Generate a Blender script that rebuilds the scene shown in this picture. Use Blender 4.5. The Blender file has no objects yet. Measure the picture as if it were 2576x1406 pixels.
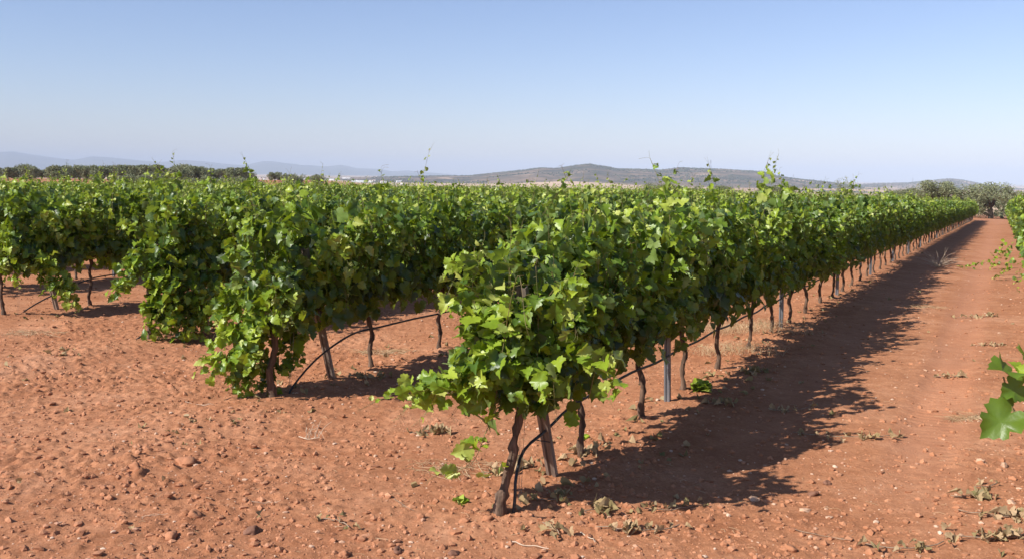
import bpy, math, random
import numpy as np
from mathutils import Vector, Matrix

SC = bpy.context.scene
COL = SC.collection
# ------------------------------------------------------------------ camera
FPX, PITCH, ROLL, EYE, HOR = 2400.0, math.radians(3.2), math.radians(0.8), 1.95, 443.0
cam_d = bpy.data.cameras.new("camera"); cam = bpy.data.objects.new("camera", cam_d); COL.objects.link(cam)
SC.camera = cam
fv = Vector((0, math.cos(PITCH), -math.sin(PITCH))); rv0 = Vector((1, 0, 0)); uv0 = rv0.cross(fv)
rv = math.cos(ROLL)*rv0 + math.sin(ROLL)*uv0; uv_ = -math.sin(ROLL)*rv0 + math.cos(ROLL)*uv0
M = Matrix((rv, uv_, -fv)).transposed().to_4x4(); M.translation = (0, 0, EYE)
cam.matrix_world = M
cam_d.sensor_width = 23.6; cam_d.lens = 23.6*FPX/2576.0
cam_d.shift_y = -((703.0 - (HOR + FPX*math.tan(PITCH))))/2576.0
cam_d.clip_start = 0.05; cam_d.clip_end = 90000
cam_d.dof.use_dof = True; cam_d.dof.focus_distance = 8.5; cam_d.dof.aperture_fstop = 9.0
# ------------------------------------------------------------------ light
AZX, AZY, ELEV = -0.87, -0.50, math.radians(39)
tos = Vector((AZX, AZY, 0)).normalized()*math.cos(ELEV) + Vector((0, 0, math.sin(ELEV)))
W = bpy.data.worlds.new("World"); SC.world = W; W.use_nodes = True
nt = W.node_tree; sky = nt.nodes.new("ShaderNodeTexSky"); sky.sky_type = 'NISHITA'; sky.sun_disc = False
sky.sun_elevation = ELEV; sky.sun_rotation = math.atan2(AZX, AZY); sky.altitude = 300
sky.air_density = 1.0; sky.dust_density = 0.5; sky.ozone_density = 4.5
bg = nt.nodes["Background"]; tn = nt.nodes.new('ShaderNodeMix'); tn.data_type = 'RGBA'; tn.blend_type = 'MULTIPLY'; tn.inputs[0].default_value = 1; tn.inputs[7].default_value = (1.07, .945, 1.0, 1)
nt.links.new(sky.outputs[0], tn.inputs[6]); nt.links.new(tn.outputs[2], bg.inputs[0]); bg.inputs[1].default_value = 0.100
sl = bpy.data.lights.new("sun", 'SUN'); sl.energy = 5.0; sl.angle = math.radians(0.53); sl.color = (1.0, 0.95, 0.87)
sun = bpy.data.objects.new("sun", sl); COL.objects.link(sun)
sun.rotation_euler = (-tos).to_track_quat('-Z', 'Y').to_euler(); sun.location = (0, 0, 50)
SC.view_settings.view_transform = 'Standard'; SC.view_settings.look = 'None'
SC.view_settings.exposure = 0.58; SC.view_settings.gamma = 1.0
cy = SC.cycles; cy.max_bounces = 7; cy.diffuse_bounces = 3; cy.glossy_bounces = 2; cy.transmission_bounces = 4
cy.volume_bounces = 0; cy.transparent_max_bounces = 6

rng = np.random.default_rng(11); random.seed(5)
# ------------------------------------------------------------------ helpers
def tag(o, label=None, cat=None, group=None, kind=None):
    if label: o["label"] = label
    if cat: o["category"] = cat
    if group: o["group"] = group
    if kind: o["kind"] = kind
    return o
def link(name, me, parent=None, loc=None):
    o = bpy.data.objects.new(name, me); COL.objects.link(o)
    if parent is not None: o.parent = parent
    if loc is not None: o.location = loc
    return o
def mesh_np(name, V, F, mats, smooth=True, attrs=None, mi=None):
    """V (n,3), F list/array of polygons of equal size k"""
    me = bpy.data.meshes.new(name); V = np.asarray(V, np.float32); F = np.asarray(F, np.int32)
    me.vertices.add(len(V)); me.vertices.foreach_set("co", V.ravel())
    k = F.shape[1]; n = len(F)
    me.loops.add(n*k); me.loops.foreach_set("vertex_index", F.ravel())
    me.polygons.add(n); me.polygons.foreach_set("loop_start", np.arange(0, n*k, k, dtype=np.int32))
    me.polygons.foreach_set("loop_total", np.full(n, k, np.int32))
    me.polygons.foreach_set("use_smooth", np.full(n, smooth))
    for m in (mats if isinstance(mats, (list, tuple)) else [mats]): me.materials.append(m)
    if mi is not None: me.polygons.foreach_set("material_index", np.asarray(mi, np.int32))
    for a, v in (attrs or {}).items():
        at = me.attributes.new(a, 'FLOAT', 'POINT'); at.data.foreach_set("value", np.asarray(v, np.float32))
    me.update(calc_edges=True); me.validate()
    return me
def nrm(a): return a/np.maximum(np.linalg.norm(a, axis=-1, keepdims=True), 1e-9)
def sstep(x, a, b):
    t = np.clip((x-a)/(b-a), 0, 1); return t*t*(3-2*t)
def hsh(ix, iy, s):
    h = (ix.astype(np.int64)*374761393 + iy.astype(np.int64)*668265263 + s*1442695041) & 0xffffffff
    h = ((h ^ (h >> 13))*1274126177) & 0xffffffff
    return ((h ^ (h >> 16)) & 0xffff)/65535.0
def vn(x, y, s):
    x0 = np.floor(x); y0 = np.floor(y); fx = x-x0; fy = y-y0
    fx = fx*fx*(3-2*fx); fy = fy*fy*(3-2*fy)
    a, b, c, d = hsh(x0, y0, s), hsh(x0+1, y0, s), hsh(x0, y0+1, s), hsh(x0+1, y0+1, s)
    return (a*(1-fx)+b*fx)*(1-fy)+(c*(1-fx)+d*fx)*fy - 0.5
def tube_np(pts, rad, seg=5):
    P = np.asarray(pts, float); n = len(P); r = np.broadcast_to(np.asarray(rad, float), (n,))
    T = np.gradient(P, axis=0); T = nrm(T)
    ref = np.array([0.3, 0.9, 0.1]) if abs(T[0, 2]) > .5 else np.array([0, 0, 1.0])
    U = nrm(np.cross(T, ref)); Wv = np.cross(T, U); a = np.linspace(0, 2*np.pi, seg, endpoint=False)
    V = (P[:, None]+r[:, None, None]*(np.cos(a)[None, :, None]*U[:, None]+np.sin(a)[None, :, None]*Wv[:, None])).reshape(-1, 3)
    i = np.arange(n-1)[:, None]*seg; j = np.arange(seg)[None]; j2 = (j+1) % seg
    F = np.stack([i+j, i+j2, i+seg+j2, i+seg+j], -1).reshape(-1, 4)
    return V, F
def smooth_path(pts, n):
    P = np.asarray(pts, float); m = len(P)
    if m == 2: return P[0]+(P[1]-P[0])*np.linspace(0, 1, n)[:, None]
    Q = np.vstack([2*P[0]-P[1], P, 2*P[-1]-P[-2]]); out = []
    for t in np.linspace(0, m-1-1e-6, n):
        i = int(t); f = t-i; a, b, c, d = Q[i:i+4]
        out.append(.5*((2*b)+(c-a)*f+(2*a-5*b+4*c-d)*f*f+(3*b-a-3*c+d)*f**3))
    return np.array(out)
class Quads:
    def __init__(s): s.V = []; s.F = []; s.n = 0; s.m = []; s.a = []
    def add(s, V, F, mi=0, a=0.5):
        s.V.append(np.asarray(V, float)); F = np.asarray(F); s.F.append(F+s.n); s.n += len(V)
        s.m.append(np.full(len(F), mi)); s.a.append(np.full(len(V), a))
    def tube(s, p, r, seg=5, mi=0, a=0.5): s.add(*tube_np(p, r, seg), mi, a)
    def box(s, c, d, mi=0, a=0.5, rz=0.0):
        c = np.array(c, float); d = np.array(d, float)/2
        v = np.array([[x, y, z] for x in (-1, 1) for y in (-1, 1) for z in (-1, 1)])*d
        if rz: v = v@np.array([[math.cos(rz), math.sin(rz), 0], [-math.sin(rz), math.cos(rz), 0], [0, 0, 1]])
        s.add(v+c, [[0, 1, 3, 2], [4, 6, 7, 5], [0, 4, 5, 1], [2, 3, 7, 6], [0, 2, 6, 4], [1, 5, 7, 3]], mi, a)
    def mesh(s, name, mats, smooth=True):
        return mesh_np(name, np.vstack(s.V), np.vstack(s.F), mats, smooth, {'tint': np.concatenate(s.a)}, np.concatenate(s.m))

# ------------------------------------------------------------------ materials
def newmat(name):
    m = bpy.data.materials.new(name); m.use_nodes = True; t = m.node_tree
    for n in list(t.nodes): t.nodes.remove(n)
    return m, t, t.nodes.new('ShaderNodeOutputMaterial')
def N(t, ty, **kw):
    n = t.nodes.new(ty)
    for k, v in kw.items():
        if k in n.inputs.keys(): n.inputs[k].default_value = v
        else: setattr(n, k, v)
    return n
def ramp(t, fac, stops):
    r = t.nodes.new('ShaderNodeValToRGB'); e = r.color_ramp.elements
    while len(e) < len(stops): e.new(0.5)
    for el, (p, c) in zip(e, stops): el.position = p; el.color = (*c, 1)
    if fac is not None: t.links.new(fac, r.inputs[0])
    return r.outputs[0]
def mixc(t, f, a, b, mode='MIX'):
    m = t.nodes.new('ShaderNodeMix'); m.data_type = 'RGBA'; m.blend_type = mode
    for s, v in ((0, f), (6, a), (7, b)):
        if hasattr(v, 'links'): t.links.new(v, m.inputs[s])
        elif s == 0: m.inputs[0].default_value = v
        else: m.inputs[s].default_value = (*v, 1)
    return m.outputs[2]
def noise(t, scale, detail=4, rough=.6, vec=None):
    n = N(t, 'ShaderNodeTexNoise', Scale=scale, Detail=detail, Roughness=rough)
    if vec is not None: t.links.new(vec, n.inputs['Vector'])
    return n.outputs['Fac']
def attr(t, nm): n = t.nodes.new('ShaderNodeAttribute'); n.attribute_name = nm; return n.outputs['Fac']
def math_(t, op, a, b=None):
    n = t.nodes.new('ShaderNodeMath'); n.operation = op
    for i, v in enumerate((a, b)):
        if v is None: continue
        if hasattr(v, 'links'): t.links.new(v, n.inputs[i])
        else: n.inputs[i].default_value = v
    return n.outputs[0]

def leaf_material(name, stops, under, trans, transcol, rough=.42, tw=.34):
    m, t, out = newmat(name)
    oi = t.nodes.new('ShaderNodeObjectInfo'); 
    f = math_(t, 'ADD', attr(t, 'tint'), math_(t, 'MULTIPLY', math_(t, 'SUBTRACT', oi.outputs['Random'], .5), .10))
    col = ramp(t, f, stops)
    geo = t.nodes.new('ShaderNodeNewGeometry')
    tc = t.nodes.new('ShaderNodeTexCoord')
    n1 = noise(t, 38, 2, .5, tc.outputs['Object'])
    col = mixc(t, math_(t, 'MULTIPLY', n1, .35), col, tuple(.55*c for c in stops[0][1]))
    col = mixc(t, geo.outputs['Backfacing'], col, mixc(t, .45, col, under))
    p = N(t, 'ShaderNodeBsdfPrincipled', Roughness=rough); p.inputs['Specular IOR Level'].default_value = .45
    t.links.new(col, p.inputs['Base Color'])
    bmp = N(t, 'ShaderNodeBump', Strength=.35, Distance=.004); t.links.new(noise(t, 60, 3, .6, tc.outputs['Object']), bmp.inputs['Height'])
    t.links.new(bmp.outputs[0], p.inputs['Normal'])
    tr = N(t, 'ShaderNodeBsdfTranslucent'); t.links.new(mixc(t, .6, col, transcol), tr.inputs[0])
    mx = N(t, 'ShaderNodeMixShader'); mx.inputs[0].default_value = tw
    t.links.new(p.outputs[0], mx.inputs[1]); t.links.new(tr.outputs[0], mx.inputs[2]); t.links.new(mx.outputs[0], out.inputs[0])
    return m
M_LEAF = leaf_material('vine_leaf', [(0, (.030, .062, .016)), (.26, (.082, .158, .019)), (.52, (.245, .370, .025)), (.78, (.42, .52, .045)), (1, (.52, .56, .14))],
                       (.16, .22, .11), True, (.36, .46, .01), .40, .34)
M_OLIVE = leaf_material('olive_leaf', [(0, (.14, .165, .078)), (.5, (.26, .285, .145)), (1, (.37, .38, .21))], (.20, .22, .14), True, (.14, .16, .06), .6, .15)
M_DRY = leaf_material('withered_leaf', [(0, (.16, .15, .05)), (.5, (.36, .26, .12)), (1, (.54, .36, .21))], (.36, .30, .18), True, (.34, .27, .10), .8, .2)

def simple(name, stops, scale, rough=.85, bump=.4, bscale=None, dist=.004, metal=0, useattr=False, stretch=None, detail=4):
    m, t, out = newmat(name); tc = t.nodes.new('ShaderNodeTexCoord'); vec = tc.outputs['Object']
    if stretch:
        mp = t.nodes.new('ShaderNodeMapping'); mp.inputs['Scale'].default_value = stretch; t.links.new(vec, mp.inputs[0]); vec = mp.outputs[0]
    f = noise(t, scale, detail, .6, vec)
    if useattr: f = math_(t, 'ADD', math_(t, 'MULTIPLY', f, .5), math_(t, 'MULTIPLY', attr(t, 'tint'), .5))
    p = N(t, 'ShaderNodeBsdfPrincipled', Roughness=rough, Metallic=metal); t.links.new(ramp(t, f, stops), p.inputs['Base Color'])
    b = N(t, 'ShaderNodeBump', Strength=bump, Distance=dist); t.links.new(noise(t, bscale or scale*3, 4, .65, vec), b.inputs['Height'])
    t.links.new(b.outputs[0], p.inputs['Normal']); t.links.new(p.outputs[0], out.inputs[0]); return m
M_BARK = simple('vine_bark', [(.3, (.055, .035, .024)), (.5, (.12, .072, .046)), (.7, (.21, .13, .088))], 30, .95, 1, 60, .008, stretch=(1, 1, .18))
M_STEM = simple('green_stem', [(.3, (.14, .19, .045)), (.55, (.20, .15, .06)), (.75, (.21, .09, .045))], 5, .6, .1)
M_RUST = simple('weathered_steel', [(.3, (.15, .105, .080)), (.5, (.25, .19, .15)), (.7, (.38, .31, .26))], 14, .62, .3, 60, .001, .25, stretch=(1, 1, .12))
M_GALV = simple('galvanised_steel', [(.3, (.13, .135, .15)), (.55, (.25, .26, .28)), (.75, (.38, .39, .41))], 9, .42, .15, 60, .001, .6, stretch=(1, 1, .2))
M_HOSE = simple('black_polythene', [(.35, (.010, .010, .012)), (.65, (.035, .034, .036))], 14, .42, .1)
M_WIRE = simple('steel_wire', [(.3, (.2, .2, .2)), (.7, (.4, .4, .4))], 14, .4, .1, metal=.8)
M_WOOD = simple('olive_bark', [(.3, (.035, .028, .022)), (.7, (.11, .09, .07))], 6, .95, .8, 20, .03)
M_TWIG = simple('dry_twig', [(.3, (.17, .11, .07)), (.7, (.36, .26, .18))], 20, .9, .5)
M_PALE = simple('bleached_twig', [(.3, (.40, .29, .20)), (.7, (.62, .50, .38))], 20, .9, .5)
M_STRAW = simple('dry_straw', [(.3, (.38, .25, .13)), (.7, (.60, .44, .27))], 3, .85, .1, useattr=True)
M_GRAPE = simple('green_grape', [(.3, (.13, .21, .04)), (.7, (.22, .32, .08))], 30, .35, .1)
M_CLOD = simple('soil_clod', [(.25, (.255, .104, .050)), (.5, (.385, .165, .081)), (.8, (.49, .240, .132))], 9, .95, .7, 60, .006, useattr=True)
M_STONE = simple('pale_stone', [(.25, (.40, .20, .12)), (.5, (.50, .31, .20)), (.8, (.60, .45, .34))], 7, .8, .4, 40, .004, useattr=True)
M_DSTONE = simple('dark_stone', [(.3, (.14, .060, .034)), (.7, (.26, .120, .070))], 9, .8, .4, 50, .003)
M_WHITE = simple('whitewash', [(.3, (.66, .64, .60)), (.7, (.80, .79, .76))], .3, .8, .0)
M_TILE = simple('roof_tile', [(.3, (.36, .22, .16)), (.7, (.50, .36, .28))], .5, .8, .0)
M_SHEET = simple('sheet_roof', [(.3, (.60, .60, .58)), (.7, (.75, .74, .72))], .3, .6, .0)
M_SCRUB = simple('holm_oak_scrub', [(.3, (.040, .050, .030)), (.7, (.085, .090, .050))], .1, .95, .0, useattr=True)
M_PYLON = simple('pylon_steel', [(.3, (.14, .14, .15)), (.7, (.22, .22, .23))], .2, .5, .0, metal=.3)

# ------------------------------------------------------------------ ground
UX, UY = 0.45657, 0.88969
def ps(X, Y): return X*UY-Y*UX, X*UX+Y*UY
def XY(p, s): return p*UY+s*UX, -p*UX+s*UY
ROW_P = {-1: 0.80, 0: -2.52, 1: -5.53, 2: -8.69, 3: -11.78}
ROW_S = {-1: 1.2, 0: 4.81, 1: 6.30, 2: 7.82, 3: 8.15}
for k in range(4, 38): ROW_P[k] = ROW_P[3]-3.06*(k-3); ROW_S[k] = 8.4+0.9*(k-3)
def row_end(k): return 104.0-.22*abs(ROW_P[k]+2.5)
def base_h(X, Y):
    X = np.asarray(X, float); Y = np.asarray(Y, float)
    Yc = np.clip(Y, -50, 160)
    z = -.0142*np.logaddexp(0, (Yc-12)/3)*3
    z = z-.017*3*np.logaddexp(0, (np.clip(X, -300, 90)-9)/3)*sstep(Y, 4, 22)
    z = z-.009*np.clip(-X-15, 0, 150)
    z = z+2.1*sstep(Y, 122, 245)*sstep(-X, 42, 85)
    ye = 140+170*sstep(-X, 42, 85)
    w = sstep(Y, ye, ye+1150)
    z = z*(1-w)+w*(-28)
    wp = sstep(Y, 1500, 3000)
    z = z+wp*4*(vn(X/900, Y/900, 91))+wp*-14*sstep(X/np.maximum(Y, 1), .3, .42)*sstep(Y, 3000, 6000)
    return z
ROWS_P = np.array([ROW_P[k] for k in sorted(ROW_P)]) 
def detail_h(X, Y):
    p, s = ps(X, Y)
    near = 1-sstep(Y, 45, 110)
    pm = p[..., None] if p.ndim < 1 else p
    d = np.full(p.shape, 9.0)
    for q in ROWS_P[:12]: d = np.minimum(d, np.abs(p-q))
    end = sstep(s, 3.6, 6.2)
    mound = np.exp(-(d/.38)**2)*end
    z = .045*mound
    z += .050*vn(X/1.7, Y/1.7, 1)+.016*vn(X/.62, Y/.62, 2)
    cl = vn(X/.9, Y/.9, 7)+.5
    # soft wheel tracks between the front row and the row on the right
    tr = np.exp(-((p+.42)/.22)**4)*sstep(s, 5.5, 8)
    tr2 = np.exp(-((p+1.62)/.22)**4)*sstep(s, 5, 8)
    flat = np.exp(-((p+1.0)/1.0)**4)*sstep(s, 4.5, 7.5)
    left = sstep(-X, .2, 2.6)*(1-mound)
    rough = (.62+.5*mound+.55*left)*(1-.45*flat)*(1-.7*tr)*(1-.6*tr2)
    c1 = np.maximum(0, vn(X/.13, Y/.13, 3)+vn(X/.09+7, Y/.09, 13)*.6-.08)
    c2 = np.maximum(0, vn(X/.046, Y/.046, 4)+.55*vn(X/.027, Y/.027, 14)-.05)
    z += rough*(.012*c1*(.15+1.2*cl)+.050*c2*(.3+.9*cl)*(.75+.3*left)+.012*vn(X/.03, Y/.03, 5))
    z -= .030*tr+.018*tr2
    z += tr*.0075*np.sin(s*2*np.pi/.105)*np.clip(.5+2*vn(p/.6, s/.9, 8), 0, 1)
    return z*near
def ground_z(x, y): return float(base_h(x, y)+detail_h(np.array([x], float), np.array([y], float))[0])

def axis(a, b, st, lo, hi, g):
    mid = np.arange(a, b, st); out = []; d = st; v = a
    while v > lo: d *= g; v -= d; out.append(v)
    up = []; d = st; v = mid[-1]
    while v < hi: d *= g; v += d; up.append(v)
    return np.array(out[::-1]+list(mid)+up)
gx = axis(-5.2, 5.2, .019, -30000, 30000, 1.026)
gy = axis(4.3, 11.5, .019, -3000, 30000, 1.016)
GX, GY = np.meshgrid(gx, gy)
GZ = base_h(GX, GY)+detail_h(GX, GY)
nx, ny = len(gx), len(gy)
V = np.stack([GX, GY, GZ], -1).reshape(-1, 3)
i = (np.arange(ny-1)[:, None]*nx+np.arange(nx-1)[None]).reshape(-1)
F = np.stack([i, i+1, i+nx+1, i+nx], -1)
plain = sstep(GY, 118+200*sstep(-GX, 45, 75), 190+300*sstep(-GX, 45, 75)).ravel()
pp, ss = ps(GX, GY)
trk = (np.exp(-((pp+.42)/.28)**4)*sstep(ss, 5.5, 8)+.6*np.exp(-((pp+1.62)/.28)**4)*sstep(ss, 5, 8)).ravel()
mt, t, out = newmat('red_soil')
tc = t.nodes.new('ShaderNodeTexCoord'); ob = tc.outputs['Object']
soil = ramp(t, noise(t, .9, 6, .65, ob), [(.3, (.340, .142, .069)), (.5, (.390, .171, .084)), (.7, (.455, .218, .118))])
fine = ramp(t, noise(t, 42, 5, .7, ob), [(.25, (.72, .66, .62)), (.5, (1, 1, 1)), (.78, (1.22, 1.3, 1.38))])
soil = mixc(t, 1.0, soil, fine, 'MULTIPLY')
big = ramp(t, noise(t, .35, 5, .7, ob), [(.35, (.90, .86, .83)), (.62, (1.08, 1.13, 1.18))])
soil = mixc(t, 1.0, soil, big, 'MULTIPLY')
med = ramp(t, noise(t, 7, 4, .6, ob), [(.35, (.86, .82, .80)), (.65, (1.1, 1.12, 1.14))])
soil = mixc(t, 1.0, soil, med, 'MULTIPLY')
soil = mixc(t, math_(t, 'MULTIPLY', attr(t, 'track'), .45), soil, (.47, .215, .125))
vo = N(t, 'ShaderNodeTexVoronoi', Scale=.0042); mp = t.nodes.new('ShaderNodeMapping'); mp.inputs['Scale'].default_value = (1, .42, 0)
t.links.new(ob, mp.inputs[0]); t.links.new(mp.outputs[0], vo.inputs['Vector'])
sep = t.nodes.new('ShaderNodeSeparateColor'); t.links.new(vo.outputs['Color'], sep.inputs[0])
fld = ramp(t, sep.outputs[0], [(0, (.50, .33, .20)), (.35, (.60, .43, .29)), (.6, (.44, .27, .16)), (.8, (.15, .15, .09)), (1, (.54, .38, .25))])
fr = fld.node.color_ramp; fr.interpolation = 'CONSTANT'
fld = mixc(t, math_(t, 'MULTIPLY', noise(t, .01, 5, .6, ob), .5), fld, (.36, .27, .17))
col = mixc(t, attr(t, 'plain'), soil, fld)
pr = N(t, 'ShaderNodeBsdfPrincipled', Roughness=.96); pr.inputs['Specular IOR Level'].default_value = .15
t.links.new(col, pr.inputs['Base Color'])
b1 = N(t, 'ShaderNodeBump', Strength=.75, Distance=.012); t.links.new(noise(t, 55, 6, .75, ob), b1.inputs['Height'])
t.links.new(b1.outputs[0], pr.inputs['Normal']); t.links.new(pr.outputs[0], out.inputs[0])
g = link('ground', mesh_np('ground', V, F, mt, True, {'plain': plain, 'track': trk})); tag(g, kind='structure')
del V, F, GZ

# ------------------------------------------------------------------ distant hills and mountains
def ridge(name, prof, Y0, depth, base, col_stops, nscale, rough_amp, extra=None, nX=260, nY=60):
    px = np.array([q[0] for q in prof], float); pz = np.array([q[1] for q in prof], float)
    xs = np.linspace(px[0], px[-1], nX); ys = np.linspace(Y0-depth, Y0+depth, nY)
    X, Y = np.meshgrid(xs, ys); e = 1-((Y-Y0)/depth)**2; e = np.clip(e, 0, 1)**.8
    Z = base+(np.interp(X/Y*Y0, px, pz)-base)*e
    L = (px[-1]-px[0])/14
    Z += e*rough_amp*(vn(X/L, Y/L, 31)+.5*vn(X*2.3/L, Y*2.3/L, 32)+.25*vn(X*5/L, Y*5/L, 33))*(1-np.exp(-((Y-Y0)/depth*4)**2))
    i = (np.arange(nY-1)[:, None]*nX+np.arange(nX-1)[None]).reshape(-1)
    m, t, out = newmat(name+'_surface'); tc = t.nodes.new('ShaderNodeTexCoord'); ob = tc.outputs['Object']
    c = ramp(t, noise(t, nscale, 8, .62, ob), col_stops)
    if extra:
        c = mixc(t, ramp(t, noise(t, extra[0], 6, .6, ob), [(extra[1], (0, 0, 0)), (extra[1]+.07, (1, 1, 1))]), c, extra[2])
    p = N(t, 'ShaderNodeBsdfPrincipled', Roughness=.97); p.inputs['Specular IOR Level'].default_value = .1
    t.links.new(c, p.inputs['Base Color']); t.links.new(p.outputs[0], out.inputs[0])
    o = link(name, mesh_np(name, np.stack([X, Y, Z], -1).reshape(-1, 3), np.stack([i, i+1, i+nX+1, i+nX], -1), m))
    tag(o, kind='structure')
    def zf(x, y):
        d = np.abs(xs-x).argmin(); r = np.abs(ys-y).argmin(); return Z[r, d]
    return zf, px[0], px[-1]
P_H = [(-1500, -45), (-1178, -36), (-978, -28), (-779, -17), (-579, -11), (-211, -1), (-80, 15), (62, 33), (141, 42), (221, 39), (307, 54), (381, 63), (473, 52), (513, 43), (672, 41), (740, 38), (840, 52), (986, 50), (1117, 45), (1251, 39), (1320, 20), (1418, 6), (1586, -8), (1687, -20), (1800, -40)]
P_H2 = [(1700, -60), (1922, -50), (2149, -41), (2284, -31), (2462, -15), (2689, -9), (2867, 12), (2958, 24), (3048, 17), (3227, -15), (3382, -35), (3545, -43), (3816, -50)]
P_M = [(-13500, 220), (-12390, 330), (-11560, 281), (-10728, 342), (-10453, 354), (-10038, 294), (-9540, 234), (-9208, 198), (-8816, 278), (-8376, 259), (-7960, 223), (-7354, 182), (-6904, 230), (-6439, 203), (-6023, 159), (-5607, 132), (-5241, 220), (-5050, 222), (-4359, 149), (-3969, 129), (-3586, 176), (-3295, 114), (-2795, 104), (-2537, 60), (-2180, 71), (-1347, 17), (-747, -33), (-300, -60)]
hcol = [(.40, (.055, .055, .035)), (.5, (.12, .090, .058)), (.60, (.23, .155, .10))]
zh1, a1, b1_ = ridge('wooded_hill', P_H, 4800, 1500, -46, hcol, .006, 10, (.0045, .60, (.46, .32, .22)))
zh2, a2, b2_ = ridge('low_hill', P_H2, 6500, 1400, -62, hcol, .005, 9, (.004, .54, (.50, .36, .25)))
zm, a3, b3_ = ridge('mountains', P_M, 20000, 5200, -60, [(.3, (.06, .07, .05)), (.7, (.13, .12, .09))], .0009, 60)
zf3, _, _ = ridge('stubble_rise', [(-500, -34), (-200, -27), (-49, -25), (50, -20), (138, -14), (200, -13), (288, -17), (400, -24), (700, -30)], 3000, 620, -34, [(.3, (.46, .32, .20)), (.7, (.60, .43, .30))], .01, 2, None, 120, 40)

ICO = None
def ico():
    import bmesh
    bm = bmesh.new(); bmesh.ops.create_icosphere(bm, subdivisions=1, radius=1)
    v = np.array([q.co[:] for q in bm.verts]); f = np.array([[w.index for w in q.verts] for q in bm.faces]); bm.free(); return v, f
IV, IF = ico()
def lumps(name, P, S, mat, squash=.7, jit=.25, tint=None, lift=.25):
    P = np.asarray(P, float); n = len(P); S = np.asarray(S, float)
    a = rng.uniform(0, 2*np.pi, n); c, s_ = np.cos(a), np.sin(a)
    V = IV[None]*(1+jit*rng.uniform(-1, 1, (n, len(IV), 1)))
    V = V*np.stack([rng.uniform(.75, 1.25, n), rng.uniform(.6, 1.0, n), squash*rng.uniform(.7, 1.2, n)], -1)[:, None]
    X = V[..., 0]*c[:, None]-V[..., 1]*s_[:, None]; Yv = V[..., 0]*s_[:, None]+V[..., 1]*c[:, None]
    V = np.stack([X, Yv, V[..., 2]], -1)*S[:, None, None]+P[:, None]+np.array([0, 0, 1])*S[:, None, None]*lift
    F = IF[None]+np.arange(n)[:, None, None]*len(IV)
    tt = np.repeat(tint if tint is not None else rng.uniform(0, 1, n), len(IV))
    return mesh_np(name, V.reshape(-1, 3), F.reshape(-1, 3), mat, False, {'tint': tt})
P, S = [], []
for zf, lo, hi, Yc, D, n in ((zh1, a1, b1_, 4800, 1450, 9000), (zh2, a2, b2_, 6500, 1300, 2600)):
    x = rng.uniform(lo, hi, n*2); y = rng.uniform(Yc-D, Yc+300, n*2)
    k = (vn(x/260, y/260, 77)+.4*vn(x/90, y/90, 78)) > -.08
    for a, b in list(zip(x[k], y[k]))[:n]:
        zz = zf(a, b); 
        if zz > -44: P.append((a, b, zz)); S.append(rng.uniform(2.2, 5.0))
x = rng.uniform(-1500, 1500, 4200); y = rng.uniform(1500, 6500, 4200)
k = ((vn(x/400, y/120, 57) > .16) | (np.abs(y-4700-60*vn(x/300, y*0, 3)) < 25)) & (np.abs(x/y) < .6)
for a, b in zip(x[k], y[k]): P.append((a, b, float(base_h(a, b)))); S.append(rng.uniform(2.0, 4.2))
o = link('scrub', lumps('scrub', P, S, M_SCRUB, .75)); tag(o, 'dark holm oak scrub dotted over the distant hills and plain', 'scrub', kind='stuff')

# ------------------------------------------------------------------ leaves
def tmpl_hi():
    h = [(.0, .05), (.09, -.13), (.23, -.17), (.30, -.08), (.42, -.07), (.42, .06), (.56, .15), (.49, .25), (.54, .37), (.43, .40), (.32, .45), (.43, .57), (.37, .68), (.27, .68), (.22, .81), (.11, .84), (0, 1.0)]
    o = h+[(-a, b) for a, b in h[-2:0:-1]]; T = np.array(o+[(0, .38)]); n = len(o)
    return T, np.array([[n, i, (i+1) % n] for i in range(n)])
def tmpl_mid():
    h = [(.0, .02), (.28, -.10), (.48, .25), (.36, .66), (0, 1.0)]
    o = h+[(-a, b) for a, b in h[-2:0:-1]]; T = np.array(o+[(0, .38)]); n = len(o)
    return T, np.array([[n, i, (i+1) % n] for i in range(n)])
def tmpl_lo():
    return np.array([(0, 0), (.48, .35), (0, 1), (-.48, .35)]), np.array([[0, 1, 2], [0, 2, 3]])
def tmpl_thin():
    return np.array([(0, 0), (.3, .5), (0, 1), (-.3, .5)]), np.array([[0, 1, 2], [0, 2, 3]])
TH, TM, TL, TT = tmpl_hi(), tmpl_mid(), tmpl_lo(), tmpl_thin()
def leaves(P, Vd, Nn, S, T, r, fold=(.0, .75), curl=(-.2, 1.35)):
    T, F = T; n = len(P)
    Vd = nrm(Vd); Nn = nrm(Nn-Vd*(Nn*Vd).sum(-1, keepdims=True)); U = np.cross(Vd, Nn)
    x = T[:, 0][None]; y = T[:, 1][None]
    fo = r.uniform(*fold, (n, 1)); cu = r.uniform(*curl, (n, 1)); ph = r.uniform(0, 6.28, (n, 1)); wv = r.uniform(.03, .17, (n, 1))
    asym = r.uniform(-.35, .35, (n, 1))
    w = fo*np.abs(x)-cu*(y-.15)**2*.6+wv*np.sin(7*y+ph)*np.sign(x)*np.abs(x)*2+asym*x*y
    xs = x*r.uniform(.82, 1.12, (n, 1))
    V = P[:, None]+S[:, None, None]*(xs[..., None]*U[:, None]+y[..., None]*Vd[:, None]+w[..., None]*Nn[:, None])
    return V.reshape(-1, 3), (F[None]+np.arange(n)[:, None, None]*len(T)).reshape(-1, 3), len(T)

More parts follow.
